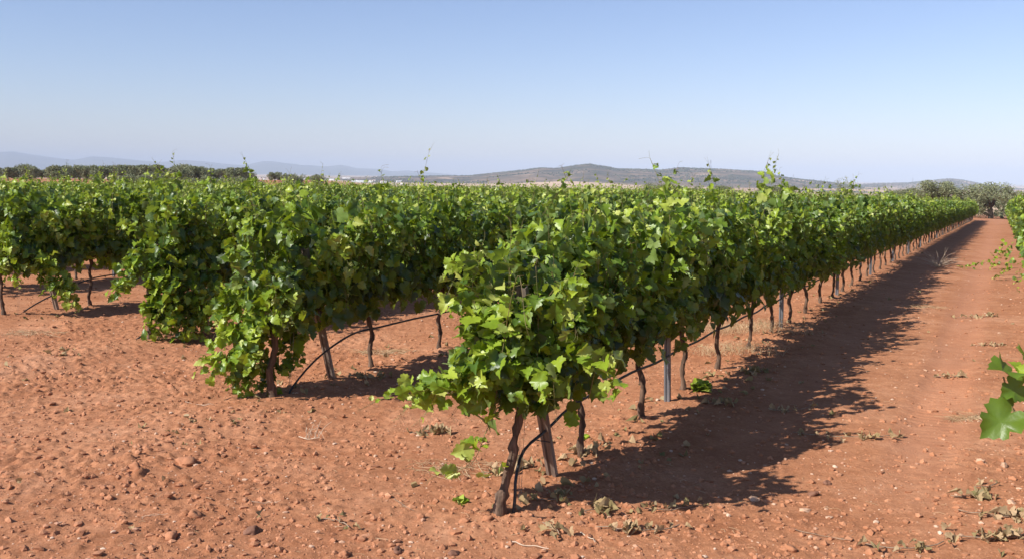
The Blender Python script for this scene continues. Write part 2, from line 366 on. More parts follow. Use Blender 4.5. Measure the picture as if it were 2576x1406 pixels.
class Foliage:
    def __init__(s, seed): s.r = np.random.default_rng(seed); s.P = []; s.V = []; s.N = []; s.S = []; s.T = []; s.st = Quads()
    def leaf(s, p, v, n, size, tint): s.P.append(p); s.V.append(v); s.N.append(n); s.S.append(size); s.T.append(tint)
    def shoot(s, pts, outward=(0, 0, 0), step=.06, big=.125, tip=.035, rad=.0035, young=.0, lateral=.6, n=None):
        r = s.r; P = smooth_path(pts, 14); seg = np.linalg.norm(np.diff(P, axis=0), axis=1); L = seg.sum()
        s.st.tube(P, np.linspace(rad, rad*.35, len(P)), 4); young = young+r.normal()*.10
        cum = np.concatenate([[0], np.cumsum(seg)]); out = np.array(outward, float)
        d = step*.5; side = 1
        while d < L:
            f = d/L; p = np.array([np.interp(d, cum, P[:, k]) for k in range(3)])
            tg = nrm(np.array([np.interp(min(L, d+.05), cum, P[:, k]) for k in range(3)])-p+1e-6)
            sd = nrm(np.cross(tg, np.array([0, 0, 1.0])+.2*r.normal(size=3)))*side
            size = (big*(1-f)**.55+tip*f)*r.uniform(.75, 1.15)
            if f > .88: size = max(tip, size*.6)
            pet = nrm(sd*.9+out*.6+np.array([0, 0, .25])+.45*r.normal(size=3))
            q = p+pet*size*r.uniform(.45, .8)
            s.st.add(*tube_np(np.array([p, q]), .0013, 3))
            v = nrm(pet*.55+np.array([0, 0, -.75+.75*f])+out*.25+.55*r.normal(size=3))
            nn = nrm(out*.55+np.array([0, 0, .7])+pet*.25+.70*r.normal(size=3)+np.array([-.25, -.08, .1]))
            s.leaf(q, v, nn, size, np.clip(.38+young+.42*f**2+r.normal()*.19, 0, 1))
            if r.random() < lateral and f < .85:
                for _ in range(r.integers(1, 3)):
                    pet2 = nrm(out*.9+r.normal(size=3)); q2 = p+pet2*r.uniform(.05, .17); sz = big*r.uniform(.4, .85)
                    s.leaf(q2, nrm(np.array([0, 0, -.5])+out*.3+.6*r.normal(size=3)), nrm(out*.6+np.array([-.2, -.05, .7])+.75*r.normal(size=3)), sz, np.clip(.50+young+r.normal()*.18, 0, 1))
            d += step*r.uniform(.75, 1.25)*(1-.45*f); side = -side
        # growing tip with a tendril or two
        e = P[-1]; tg = nrm(P[-1]-P[-3])
        for _ in range(2):
            k = r.normal(size=3)*.5+tg; s.st.tube(smooth_path([e-tg*.04, e+nrm(k)*.04, e+nrm(k+r.normal(size=3)*.6)*.09], 6), .001, 3)
    def mesh(s, name, T=TH):
        if getattr(s, 'gap', None):
            o_, d_, rr = s.gap; o_ = np.array(o_); d_ = nrm(np.array(d_, float)); keep = []
            for i, (p, v) in enumerate(zip(s.P, s.V)):
                c = np.asarray(p)+np.asarray(v)*s.S[i]*.4-o_; t = c@d_
                keep.append(not (t > -.03 and np.linalg.norm(c-t*d_) < rr))
            for nm in 'PVNST': setattr(s, nm, [a for a, k in zip(getattr(s, nm), keep) if k])
        A = [np.array(q, float) for q in (s.P, s.V, s.N)]
        V, F, k = leaves(*A, np.array(s.S), T, s.r)
        tint = np.repeat(np.array(s.T), k)
        mi = np.zeros(len(F), int)
        if s.st.n:
            SV = np.vstack(s.st.V); SF = np.vstack(s.st.F); SF = np.vstack([SF[:, [0, 1, 2]], SF[:, [0, 2, 3]]])
            F = np.vstack([F, SF+len(V)]); V = np.vstack([V, SV]); tint = np.concatenate([tint, np.full(len(SV), .5)])
            mi = np.concatenate([mi, np.ones(len(SF), int)])
        return mesh_np(name, V, F, [M_LEAF, M_STEM], True, {'tint': tint}, mi)

def vine_foliage(seed, T=TH, dens=1.0, half=.60):
    """local frame: x along the row, y across it, z up"""
    f = Foliage(seed); r = f.r; n = int(20*dens)
    for i in range(n):
        x0 = -half+2*half*(i+.5)/n+r.normal()*.04; sd = 1 if i % 2 else -1
        k = r.random(); lean = r.normal()*.14
        if k < .50:
            zt = r.uniform(1.42, 1.80); a = r.uniform(.02, .26)*sd
            pts = [(x0, 0, .68), (x0+lean*.4, a*.8, 1.05), (x0+lean*.8, a*1.2, .68+(zt-.68)*.72), (x0+lean, a*r.uniform(.6, 1.8), zt)]
            if r.random() < .26: pts.append((x0+lean*1.3+r.normal()*.05, a*1.1+r.normal()*.08, zt+r.uniform(.12, .32)))
        elif k < .82:
            w = r.uniform(.22, .50)*sd; zt = r.uniform(1.3, 1.62)
            pts = [(x0, 0, .68), (x0+lean*.5, w*.45, .68+(zt-.68)*.75), (x0+lean, w*.8, zt), (x0+lean*1.5, w*1.08, zt-r.uniform(.1, .35))]
        else:
            w = r.uniform(.14, .36)*sd; zt = r.uniform(.95, 1.2)
            pts = [(x0, 0, .68), (x0+lean*.6, w*.5, zt), (x0+lean, w*.9, zt-.08), (x0+lean*1.5, w*1.1, zt-r.uniform(.25, .5))]
        f.shoot(pts, (0, sd*.9, .1), step=.058, big=.128, lateral=.8)
    m = int(105*dens)
    for _ in range(m):   # leaves hanging round the fruit zone
        sd = r.choice([-1, 1]); p = np.array([r.uniform(-half-.04, half+.04), sd*r.uniform(.02, .30), r.uniform(.60, .95)])
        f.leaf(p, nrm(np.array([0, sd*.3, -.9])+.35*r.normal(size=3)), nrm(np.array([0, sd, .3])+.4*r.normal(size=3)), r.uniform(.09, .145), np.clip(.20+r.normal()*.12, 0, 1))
    m = int(170*dens)
    for _ in range(m):   # inner leaves; their dark tint paints in shade inside the canopy
        sd = r.choice([-1, 1]); p = np.array([r.uniform(-half, half), sd*r.uniform(.0, .22), r.uniform(.8, 1.6)])
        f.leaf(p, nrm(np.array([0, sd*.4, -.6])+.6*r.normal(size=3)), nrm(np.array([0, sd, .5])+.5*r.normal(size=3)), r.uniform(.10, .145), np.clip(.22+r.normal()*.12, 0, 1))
    return f
def trunk_mesh(seed, hgt=.70, arms=(-1, 1), lean=(0, 0), rad=.021):
    r = np.random.default_rng(1000+seed); q = Quads()
    n = 9; zz = np.linspace(-.06, hgt, n); w = np.cumsum(r.normal(size=(n, 2))*.014, axis=0)
    w[:, 0] += lean[0]*(zz/hgt).clip(0); w[:, 1] += lean[1]*(zz/hgt).clip(0); w -= w[1]
    P = smooth_path(np.column_stack([w, zz]), 22)
    rr = rad*(1.0+.55*np.exp(-((P[:, 2])/.07)**2)+.25*np.exp(-((P[:, 2]-hgt)/.08)**2))*(1+.10*r.normal(size=22))
    V_, F_ = tube_np(P, rr, 8); V_ = V_+.0036*r.normal(size=V_.shape); q.add(V_, F_)
    e = P[-1]
    if arms:
        for sg in arms:
            a = smooth_path([e-(0, 0, .03), e+(sg*.07, 0, .015), (sg*.3, r.normal()*.015, hgt), (sg*.57, 0, hgt+.01)], 12)
            q.tube(a, np.linspace(rad*.8, rad*.45, 12), 6)
            for k in range(5):
                b = a[2*k+2]; q.tube([b, b+(r.normal()*.01, r.normal()*.01, .05)], [.010, .007], 5)
    return q.mesh('trunk', M_BARK)
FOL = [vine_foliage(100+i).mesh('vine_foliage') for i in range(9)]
TRK = [trunk_mesh(i) for i in range(7)]
GAPS = {0: ((.22, 0, 1.36), (-.89, -.457, .10), .10), 1: ((.40, 0, 1.27), (-.755, -.657, .08), .11), 2: None}
END = []
for i in range(3):
    f_ = vine_foliage(140+i, TH, .85, .42)
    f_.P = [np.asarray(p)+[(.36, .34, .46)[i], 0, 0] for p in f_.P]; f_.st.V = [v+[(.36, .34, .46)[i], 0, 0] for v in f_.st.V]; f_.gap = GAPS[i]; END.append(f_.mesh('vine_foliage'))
RROT = math.atan2(UY, UX)          # local x -> row direction (up the row)

ONES = ['', 'first', 'second', 'third', 'fourth', 'fifth', 'sixth', 'seventh', 'eighth', 'ninth', 'tenth', 'eleventh', 'twelfth', 'thirteenth', 'fourteenth', 'fifteenth', 'sixteenth', 'seventeenth', 'eighteenth', 'nineteenth']
TENS = {2: ('twenty', 'twentieth'), 3: ('thirty', 'thirtieth'), 4: ('forty', 'fortieth'), 5: ('fifty', 'fiftieth'), 6: ('sixty', 'sixtieth'), 7: ('seventy', 'seventieth'), 8: ('eighty', 'eightieth'), 9: ('ninety', 'ninetieth')}
def ordn(n):
    if n < 20: return ONES[n]
    a, b = TENS[n//10]; return b if n % 10 == 0 else a+'-'+ONES[n % 10]
ROWNAME = {-1: 'the row right of the path', 0: 'the nearest long row'}
def rowname(k): return ROWNAME.get(k, 'the %s row back from the path' % ordn(k+1))

# every vine position
JIT = {0: [0, 1.19, 2.43, 3.58, 4.74, 6.05, 7.25, 8.38, 9.62, 10.87], 1: [0, 1.45, 2.72], 2: [0, 1.55], 3: [0, 1.35, 2.5]}
allv = []
for k in sorted(ROW_P):
    s0 = ROW_S[k]; s = s0; i = 0; L = JIT.get(k, [0]); end = row_end(k)
    while True:
        s = s0+(L[i] if i < len(L) else L[-1]+1.19*(i-len(L)+1))
        if s > end: break
        x, y = XY(ROW_P[k], s)
        allv.append((k, i, s, x, y)); i += 1
def inview(x, y, m=1.2): return y > 1.0 and abs(x) < .545*y+m
vis = [v for v in allv if inview(v[3], v[4], 1.3 if v[4] < 30 else 4)]
def score(v):
    k, i, s, x, y = v; d = math.hypot(x, y)
    return d/(2.6 if k == 0 else 2.0 if k == -1 else 1.0+.25*(k <= 2))
cand = [v for v in vis if inview(v[3], v[4], .3)]
cand.sort(key=score)
indiv = set((v[0], v[1]) for v in cand[:292]) | set((v[0], v[1]) for v in vis if v[0] == -1 and v[4] < 9.5)
extra = [v for v in vis if (v[0], v[1]) not in indiv and v[4] < 8]   # just outside the frame at the sides
SPECIAL = {}
nearest = {}
for v in vis:
    k, i, s, x, y = v
    if (k, i) not in indiv: continue
    if k == -1 and y < 2.9: continue
    zz = float(base_h(x, y))+.03
    root = bpy.data.objects.new('grapevine', None); COL.objects.link(root); root.empty_display_size = .2
    root.location = (x, y, zz); root.rotation_euler = (0, 0, RROT+(math.pi if random.random() < .5 and not (i == 0) else 0))
    sc = random.uniform(.93, 1.05); root.scale = (1, random.uniform(.92, 1.1), sc)
    if i == 0:
        root.rotation_euler = (0, 0, RROT); root.scale = (1, 1, .93 if k == 0 else 1)
        lab = {0: 'leafy grapevine at the near tip of the nearest row, trunk leaning beside a brown post',
               1: 'grapevine at the near end of the second row with foliage drooping down to the soil',
               2: 'grapevine at the near end of the third row, its shoots heaped on the ground',
               3: 'grapevine at the near end of the fourth row, at the left edge of the photo'}.get(k, 'grapevine at the near end of '+rowname(k))
    else: lab = '%s vine from the near end, %s' % (ordn(i+1), rowname(k).replace(' back from the path', ' from the path'))
    if k == -1: lab = 'green grapevine in the row right of the path, %s in from the camera' % ordn(max(1, i-0))
    tag(root, lab, 'grapevine', 'grapevines trained in long rows')
    if i == 0 and k >= 0:
        tl = {0: (.17, -.02, .025), 1: (.05, .02, .029), 2: (.03, .05, .026), 3: (.08, .03, .023)}.get(k, (0, 0, .026))
        link('trunk', trunk_mesh(50+k, .70, (1,), tl[:2], tl[2]), root)
    else: link('trunk', random.choice(TRK), root)
    link('foliage', random.choice(FOL) if i else END[max(k, 0) if k < 3 else 1], root)
    nearest[(k, i)] = root

# trailing, drooping and tall shoots seen one by one; points are metres from the vine's foot (x right, y away, z up)
cR, sR = math.cos(-RROT), math.sin(-RROT)
def extra_shoots(key, runs, label, name='trailing_shoot', out=(-.3, -.6, .1), **kw):
    root = nearest.get(key)
    if root is None: return
    rot = root.rotation_euler[2]; c, s_ = math.cos(-rot), math.sin(-rot)
    f = Foliage(hash((key, len(runs), name)) % 9999 if False else 7000+key[0]*37+key[1]*5+len(runs))
    for pts in runs:
        L = [(p[0]*c-p[1]*s_, p[0]*s_+p[1]*c, p[2]) for p in pts]
        o2 = (out[0]*c-out[1]*s_, out[0]*s_+out[1]*c, out[2])
        f.shoot(L, o2, **kw)
    if key[1] == 0: f.gap = GAPS.get(key[0])
    o = link(name, f.mesh(name), root); o["label"] = label
extra_shoots((0, 0), [[(.1, .0, .95), (-.2, -.05, .88), (-.46, -.08, .80), (-.74, -.1, .68)], [(-.1, -.05, .95), (-.32, -.1, .82), (-.44, -.12, .60)], 
                      [(.05, -.05, .9), (-.2, -.08, .84), (-.45, -.05, .74), (-.56, -.05, .62)], [(.05, -.05, .95), (-.1, -.1, .85), (-.25, -.1, .66)]],
             'leafy shoot reaching out to the left of the vine', step=.055, big=.125, young=.12)
extra_shoots((0, 0), [[(-.02, -.05, .66), (-.09, -.08, .5), (-.13, -.1, .38), (-.19, -.1, .30), (-.36, -.12, .25)]],
             'thin low shoot with a few leaves hanging near the soil', step=.06, big=.11, tip=.045, young=.15, lateral=.5)
extra_shoots((0, 0), [[(.1, .0, .7), (.05, -.05, 1.1), (.04, -.08, 1.5)], [(.2, 0, .7), (.2, -.12, 1.2), (.18, -.15, 1.55)], [(.3, 0, .8), (.35, -.12, 1.3), (.4, -.15, 1.5)],
                      [(.1, .0, .7), (-.04, .05, 1.1), (-.05, .05, 1.40)], [(.1, 0, .8), (-.08, -.1, .95), (-.12, -.12, .72)], [(.3, 0, .8), (.28, -.18, .95), (.3, -.2, .68)],
                      [(.5, 0, .7), (.55, -.15, 1.0), (.6, -.25, .8)]],
             'upright outer shoots with large sunlit leaves', 'shoot', step=.06, big=.14, young=.02, lateral=.8)
extra_shoots((1, 0), [[(-.05, 0, .85), (-.28, .1, .78), (-.38, 0, .55), (-.40, -.05, .35)], [(-.08, 0, .7), (-.2, -.03, .35), (-.15, -.05, .08)], [(-.05, .1, .7), (-.3, .1, .45), (-.32, .0, .12)],
                      [(.02, .18, .7), (.1, .25, .42), (.1, .22, .10)], [(-.2, 0, .38), (-.4, -.05, .31), (-.58, -.1, .33)], [(-.1, .15, .6), (-.22, .12, .3), (-.2, .08, .06)], [(.05, .3, .8), (.18, .35, .5), (.15, .3, .25)],
                      [(-.1, 0, .9), (-.1, -.1, .5), (-.05, -.12, .25)], [(-.1, .05, .4), (-.25, .02, .15), (-.38, -.03, .06)], [(0, .2, .4), (-.05, .12, .12), (-.18, .08, .04)], [(-.15, .1, .9), (-.42, .15, .8), (-.5, .12, .55)]],
             'shoots hanging down to the soil left of the trunk', step=.034, big=.125, young=.08, lateral=.95)
extra_shoots((1, 0), [[(0, 0, .7), (-.25, -.1, 1.1), (-.32, -.1, 1.5)], [(.1, 0, .7), (-.1, -.2, 1.2), (-.15, -.25, 1.6)], [(.2, 0, .7), (.1, -.25, 1.1), (.12, -.35, .8)], [(0, .1, .8), (-.35, .1, 1.0), (-.4, .05, .75)]],
             'upright outer shoots at the row end', 'shoot', step=.06, big=.13, young=.03, lateral=.8)
extra_shoots((2, 0), [[(.2, .1, .9), (.4, .1, .6), (.45, .0, .1)], [(.4, .3, .9), (.6, .2, .5), (.65, .1, .1)], [(.1, 0, .9), (.2, -.1, .5), (.25, -.1, .08)], [(-.1, 0, .85), (-.3, 0, .62), (-.45, -.05, .5)],
                      [(.0, 0, .9), (.1, -.1, .6), (.12, -.1, .2)], [(.3, .2, .8), (.5, .1, .4), (.55, .0, .06)], [(.5, .4, .8), (.78, .3, .4), (.82, .2, .2)], [(.1, 0, 1.1), (-.15, -.1, .9), (-.25, -.1, .6)], [(.3, 0, .9), (.33, -.1, .5), (.35, -.1, .15)], [(.2, 0, .4), (.4, -.05, .12), (.6, -.08, .05)], [(.1, 0, .4), (.1, -.1, .15), (.2, -.12, .04)], [(.5, .2, .6), (.62, .05, .25), (.7, 0, .05)], [(.3, .1, .6), (.45, 0, .3), (.5, -.05, .05)]],
             'shoots heaped down to the soil right of the trunk', step=.030, big=.135, young=.03, lateral=1.0)
extra_shoots((3, 0), [[(.4, .1, .8), (.7, .1, .45), (1.0, .0, .06)], [(.3, .1, .9), (.55, .1, .5), (.7, .0, .25)], [(.5, .1, .8), (.8, .2, .35), (.9, .1, .1)], [(-.1, 0, .9), (-.2, -.1, .6)], [(.1, 0, .9), (.25, -.1, .55), (.3, -.1, .42)]],
             'shoots drooping to the soil beside the slanted post', step=.035, big=.13, young=.05, lateral=.95)
def tall(k, s, h, lean, n=1):
    best = min((v for v in nearest if v[0] == k), key=lambda v: abs(([a for a in allv if a[0] == k and a[1] == v[1]][0][2])-s))
    vv = [a for a in allv if a[0] == k and a[1] == best[1]][0]
    x, y = XY(ROW_P[k], s); dx, dy = x-vv[3], y-vv[4]
    extra_shoots(best, [[(dx, dy, 1.4), (dx+lean*.2, dy, 1.4+(h-1.4)*.45), (dx+lean*.7, dy, 1.4+(h-1.4)*.8), (dx+lean, dy, h)]],
                 'thin young shoot standing up above the canopy', 'tall_shoot', (0, 0, .2), step=.085, big=.075, tip=.02, young=.3, lateral=.1, rad=.003)
def s_at(k, t):   # where a sight line x = t*y meets row k
    y = ROW_P[k]/(t*UY-UX); return t*y*UX+y*UY
for k, t_, h, ln in ((1, -.100, 2.22, .14), (0, .268, 2.16, .10), (2, -.350, 2.14, -.06), (1, .020, 2.02, .08), (1, .106, 2.05, -.1), (0, .345, 2.00, .05), (0, .358, 2.02, -.03),
                     (1, .072, 1.98, .03), (2, -.205, 2.10, .08), (2, -.23, 2.0, -.05), (2, -.42, 1.95, .04), (1, -.03, 1.95, .04), (0, .16, 1.9, -.05), (2, -.13, 1.95, .02), (3, -.47, 2.1, .04), (3, -.30, 2.05, -.04)):
    try: tall(k, s_at(k, t_), h, ln)
    except Exception as e: print('tall', e)
# row right of the path: shoots that hang into the path
def near_key(k, y): return min((v for v in nearest if v[0] == k), key=lambda v: abs(nearest[v].location[1]-y))
kz = near_key(-1, 3.4); r0 = nearest[kz].location
print('right row nearest vine', kz, tuple(r0))
def rel(pts, r0): return [tuple(a-b for a, b in zip(p, (r0[0], r0[1], 0))) for p in pts]
extra_shoots(kz, [rel([(2.1, 3.36, 1.20), (1.97, 3.34, 1.27), (1.87, 3.32, 1.26), (1.82, 3.3, 1.22)], r0)], 'leafy shoot poking in at the right edge', 'trailing_shoot', (-.6, -.6, .2), step=.07, big=.10, tip=.05, young=.1, lateral=.2)
f = Foliage(4242)
rt = nearest[kz]; rot = rt.rotation_euler[2]; c_, s2 = math.cos(-rot), math.sin(-rot)
def w2l(p): return np.array([(p[0]-r0[0])*c_-(p[1]-r0[1])*s2, (p[0]-r0[0])*s2+(p[1]-r0[1])*c_, p[2]])
def w2d(p): return np.array([p[0]*c_-p[1]*s2, p[0]*s2+p[1]*c_, p[2]])
f.st.tube(smooth_path([w2l(p) for p in [(1.775, 3.3, 1.22), (1.80, 3.3, 1.14), (1.83, 3.3, 1.07), (1.90, 3.32, 1.05), (2.05, 3.36, 1.12)]], 12), .003, 5)
for p, v, n_, sz in (((1.81, 3.3, 1.10), (-.70, -.05, -.62), (-.25, -.85, .5), .145), ((1.79, 3.28, 1.24), (-.55, -.2, .15), (0, -.5, .9), .10), ((1.79, 3.3, 1.2), (.5, -.1, -.5), (-.1, -.9, .5), .09),
                     ((1.80, 3.3, 1.13), (-.2, 0, .5), (-.3, -.8, .3), .05), ((1.88, 3.3, 1.12), (.3, -.1, -.9), (.3, -.8, .3), .08)):
    f.leaf(w2l(p), w2d(v), w2d(n_), sz, .34)
o = link('near_shoot', f.mesh('near_shoot'), rt); o["label"] = 'stem with one large pale green leaf hanging over the path'
for y0, runs in (

                 (17, [[(9.4, 17.2, .9), (9.15, 17, .5), (9.0, 16.8, .2)]]),
                 (21.5, [[(11.2, 21.4, .6), (10.9, 21, .2), (10.4, 20.6, .04)], [(11.5, 21.9, .7), (11.1, 21.8, .3), (10.8, 21.6, .15)]]),
                 (24, [[(12.7, 24.4, .7), (12.3, 24.3, .2), (11.6, 24.1, .05), (11.3, 24.0, .05)]])):
    kk = near_key(-1, y0); r1 = nearest[kk].location
    extra_shoots(kk, [rel(p, (r1[0], r1[1], 0)) for p in runs], 'shoot drooping toward the path', 'trailing_shoot', (-.6, -.3, .2), step=.07, big=.095, young=.1, lateral=.3)
# young green grape bunches under the first vine
def bunch(parent, c, seed):
    r = np.random.default_rng(seed); P_ = []; 
    for _ in range(60):
        h = r.random(); a = r.uniform(0, 6.28); rr = .028*(1-h*.75); P_.append((rr*math.cos(a), rr*math.sin(a), -h*.11))
    me = lumps('grape_bunch', P_, np.full(60, .0065), M_GRAPE, 1.3, .03, None, 0); link('grape_bunch', me, parent, c)
bunch(nearest[(0, 0)], (.10, -.12, .72), 1); bunch(nearest[(0, 0)], (.16, -.10, .74), 2); bunch(nearest[(0, 0)], (.0, -.15, .70), 3); bunch(nearest[(0, 0)], (.28, -.16, .72), 4)

# the rest of the vineyard: too many vines to tell apart, one object
rest = [v for v in vis if (v[0], v[1]) not in indiv and v[4] > 3]
def far_block(vs, nl, size, T, seed):
    r = np.random.default_rng(seed); n = len(vs)
    X = np.array([v[3] for v in vs]); Y = np.array([v[4] for v in vs]); Z = base_h(X, Y)
    a = r.uniform(-.62, .62, (n, nl)); sd = r.choice([-1.0, 1.0], (n, nl)); h = r.uniform(0, 1, (n, nl))**.8
    zz = .58+1.22*h+.10*np.sin(a*5+r.uniform(0, 6, (n, 1)))*h
    zz = .58+(zz-.58)*r.uniform(.90, 1.06, (n, 1)); up = r.random((n, nl)) < .055; zz = np.where(up, 1.8+r.uniform(0, .28, (n, nl)), zz)
    wid = .16+.28*np.sin(np.pi*np.clip(h*.85+.1, 0, 1)); b = sd*wid*np.sqrt(r.uniform(.1, 1.1, (n, nl))); b = np.where(up, b*.5, b)
    px = X[:, None]+a*UX+b*UY; py = Y[:, None]+a*UY-b*UX; pz = Z[:, None]+zz
    P_ = np.stack([px, py, pz], -1).reshape(-1, 3); m = len(P_)
    o = np.stack([sd*UY, -sd*UX, np.zeros_like(sd)], -1).reshape(-1, 3)
    Vd = np.array([0, 0, -.6])+.35*o+.5*r.normal(size=(m, 3)); Nn = .6*o+np.array([-.2, -.05, .7])+.7*r.normal(size=(m, 3))
    S_ = size*r.uniform(.65, 1.15, m); S_[up.ravel()] *= .5
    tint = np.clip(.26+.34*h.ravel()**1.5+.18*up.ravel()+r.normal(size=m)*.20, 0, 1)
    V_, F_, k = leaves(P_, Vd, Nn, S_, T, r); return V_, F_, np.repeat(tint, k)
Vs, Fs, Ts = [], [], []; off = 0
for lo, hi, nl, size, T in ((0, 30, 420, .135, TM), (30, 48, 300, .14, TL), (48, 75, 190, .16, TL), (75, 200, 130, .19, TL)):
    vs = [v for v in rest if lo <= math.hypot(v[3], v[4]) < hi]
    if not vs: continue
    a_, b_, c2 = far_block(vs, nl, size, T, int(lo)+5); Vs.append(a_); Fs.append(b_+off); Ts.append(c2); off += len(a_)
mi = [np.zeros(len(q), int) for q in Fs]
q = Quads()
for v in rest:
    z = float(base_h(v[3], v[4])); q.tube([(v[3], v[4], z-.03), (v[3]+random.uniform(-.03, .03), v[4], z+.35), (v[3], v[4], z+.72)], .022, 4)
QF = np.vstack(q.F); QF = np.vstack([QF[:, [0, 1, 2]], QF[:, [0, 2, 3]]])+off; Fs.append(QF); Vs.append(np.vstack(q.V)); Ts.append(np.full(q.n, .4)); mi.append(np.ones(len(QF), int))
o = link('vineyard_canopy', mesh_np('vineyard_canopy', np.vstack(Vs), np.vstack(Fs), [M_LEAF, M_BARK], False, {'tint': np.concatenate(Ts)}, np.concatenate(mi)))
tag(o, 'sea of green grapevine rows reaching back to the far field edge', 'grapevines', kind='stuff')
print('vines', len(allv), 'vis', len(vis), 'rest', len(rest), 'tris', sum(len(f_) for f_ in Fs))
del Vs, Fs, Ts

# ------------------------------------------------------------------ posts
def profile(pts, th):
    """open steel section from a 2D polyline, with thickness"""
    P_ = np.array(pts, float); n = len(P_); T_ = nrm(np.gradient(P_, axis=0)); Nn = np.column_stack([-T_[:, 1], T_[:, 0]])*th/2
    return np.vstack([P_+Nn, (P_-Nn)[::-1]])
def post_mesh(name, hgt, w, d, mat, lean=(0, 0), below=.15):
    pts = [(-w/2+.010, d/2), (-w/2, d/2), (-w/2, -d/2+.004), (-w*.2, -d/2), (-w*.12, -d/2+.012), (w*.12, -d/2+.012), (w*.2, -d/2), (w/2, -d/2+.004), (w/2, d/2), (w/2-.010, d/2)]
    L_ = profile(pts, .0035); n = len(L_)
    zs = [-below, hgt]; V_ = np.array([(a+lean[0]*z/hgt, b+lean[1]*z/hgt, z) for z in zs for a, b in L_])
    F_ = [[i, (i+1) % n, n+(i+1) % n, n+i] for i in range(n)]
    h = n//2
    F_ += [[n+i, n+i+1, n+n-2-i, n+n-1-i] for i in range(h-1)]
    return V_, F_
def make_post(mat, hgt, w, d, lean=(0, 0), name='post'):
    V_, F_ = post_mesh(name, hgt, w, d, mat, lean); return mesh_np(name, V_, F_, mat, False)
LINE = make_post(M_GALV, 1.50, .048, .034)
ends = {0: (.72, 1.36, (-.52, 0)), 1: (.82, 1.32, (-.42, 0)), 2: (.9, 1.45, (-.4, 0)), 3: (.8, 1.35, (-.35, 0))}
first_line = {0: 3.10, 1: 3.4, 2: 3.3, 3: 2.45}
for k in range(-1, 8):
    s0 = ROW_S[k]
    if k in ends:
        ds, hgt, lean = ends[k]; x, y = XY(ROW_P[k], s0+ds); z = float(base_h(x, y))+.03
        root = bpy.data.objects.new('end_post', None); COL.objects.link(root); root.location = (x, y, z); root.rotation_euler = (0, 0, RROT)
        tag(root, {0: 'weathered brown steel end post slanting out of the nearest vine row', 1: 'grey steel end post slanting at the near end of the second row',
                   2: 'slanted steel end post hidden in leaves of the third row', 3: 'short slanted steel end post at the left edge, fourth row'}[k], 'post', 'slanted end posts')
        # section turned so that its broad face looks down the headland
        me = make_post(M_RUST, hgt, .062, .04, (0, 0)); b = link('profile', me, root)
        b.rotation_euler = (0, math.atan2(lean[0], hgt), 0)
        mw = Matrix.Rotation(math.radians(-90), 4, 'Z'); b.data = me.copy(); b.data.transform(mw)
        q = Quads(); q.box((0.024, 0, hgt-.09), (.004, .20, .035)); br = link('bracket', q.mesh('bracket', M_GALV, False), b)
        if k == 0:
            q = Quads(); 
            q.tube([(-.05, -.05, .30), (-.05, .05, .30)], .004, 5); link('hose_clip', q.mesh('hose_clip', M_HOSE), b)
    s = s0+first_line.get(k, 3.2); j = 1
    while s < min(row_end(k), 104 if k == 0 else 60 if k < 3 else 42):
        x, y = XY(ROW_P[k], s)
        if inview(x, y, .2) and y > 3:
            o = link('line_post', LINE, None, (x, y, float(base_h(x, y))+.02)); o.rotation_euler = (random.gauss(0, .012), random.gauss(0, .012), RROT-math.pi/2+random.gauss(0, .1))
            tag(o, '%s upright grey steel post along %s' % (ordn(j), rowname(k)), 'post', 'upright steel posts along the rows')
        j += 1; s += 4.76

# ------------------------------------------------------------------ drip hoses and wires
for k in range(-1, 6):
    s0 = ROW_S[k]; p0 = ROW_P[k]; pts = []
    def add(ds, dp, h):
        x, y = XY(p0+dp, s0+ds); pts.append((x, y, float(base_h(x, y))+h))
    if k == 0:
        for a in ((.05, .06, -.02), (.07, .06, .10), (.10, .05, .20), (.24, .03, .32), (.62, .01, .36), (1.0, 0, .42)): add(*a)
    elif k == 1:
        for a in ((.10, .06, -.02), (.2, .06, .10), (.5, .04, .26), (.85, .02, .37), (1.2, 0, .43)): add(*a)
    elif k == 3:
        for a in ((.15, 0, -.02), (.5, 0, .15), (.95, 0, .30), (1.3, 0, .40)): add(*a)
    elif k == 2:
        for a in ((-.35, 0, -.01), (-.1, 0, .10), (.4, 0, .30), (1.2, 0, .42)): add(*a)
    else: add(0, 0, .3)
    ds = 1.6
    while s0+ds < min(row_end(k), 100 if k <= 1 else 55): add(ds, random.gauss(0, .006), .46-.035*math.sin((ds % 1.19)/1.19*math.pi)+random.gauss(0, .006)); ds += .6
    q = Quads(); P_ = smooth_path(pts, len(pts)*3); q.tube(P_, .010, 6)
    o = link('drip_hose', q.mesh('drip_hose', M_HOSE)); tag(o, 'thin black irrigation hose strung low along '+rowname(k), 'hose', 'drip hoses along the rows')
    if 0 <= k <= 3:
        q = Quads(); a = []
        for ds in (.45, 2.8, 10, 30, 50):
            x, y = XY(p0, s0+ds); a.append((x, y, float(base_h(x, y))+.72+.0*ds))
        q.tube(a, .0014, 4)
        x, y = XY(p0+.03, s0+.18); z = float(base_h(x, y)); x2, y2 = XY(p0, s0+.25)
        q.tube([(x, y, z), (x2, y2, z+1.2)], .0014, 4); q.tube([(x+.01, y, z), (x2+.05, y2, z+1.2)], .0014, 4)
        o = link('trellis_wire', q.mesh('trellis_wire', M_WIRE)); tag(o, 'fine trellis and anchor wire at the near end of '+['the nearest long row','the second row','the third row','the fourth row'][k], 'wire', 'trellis wires')

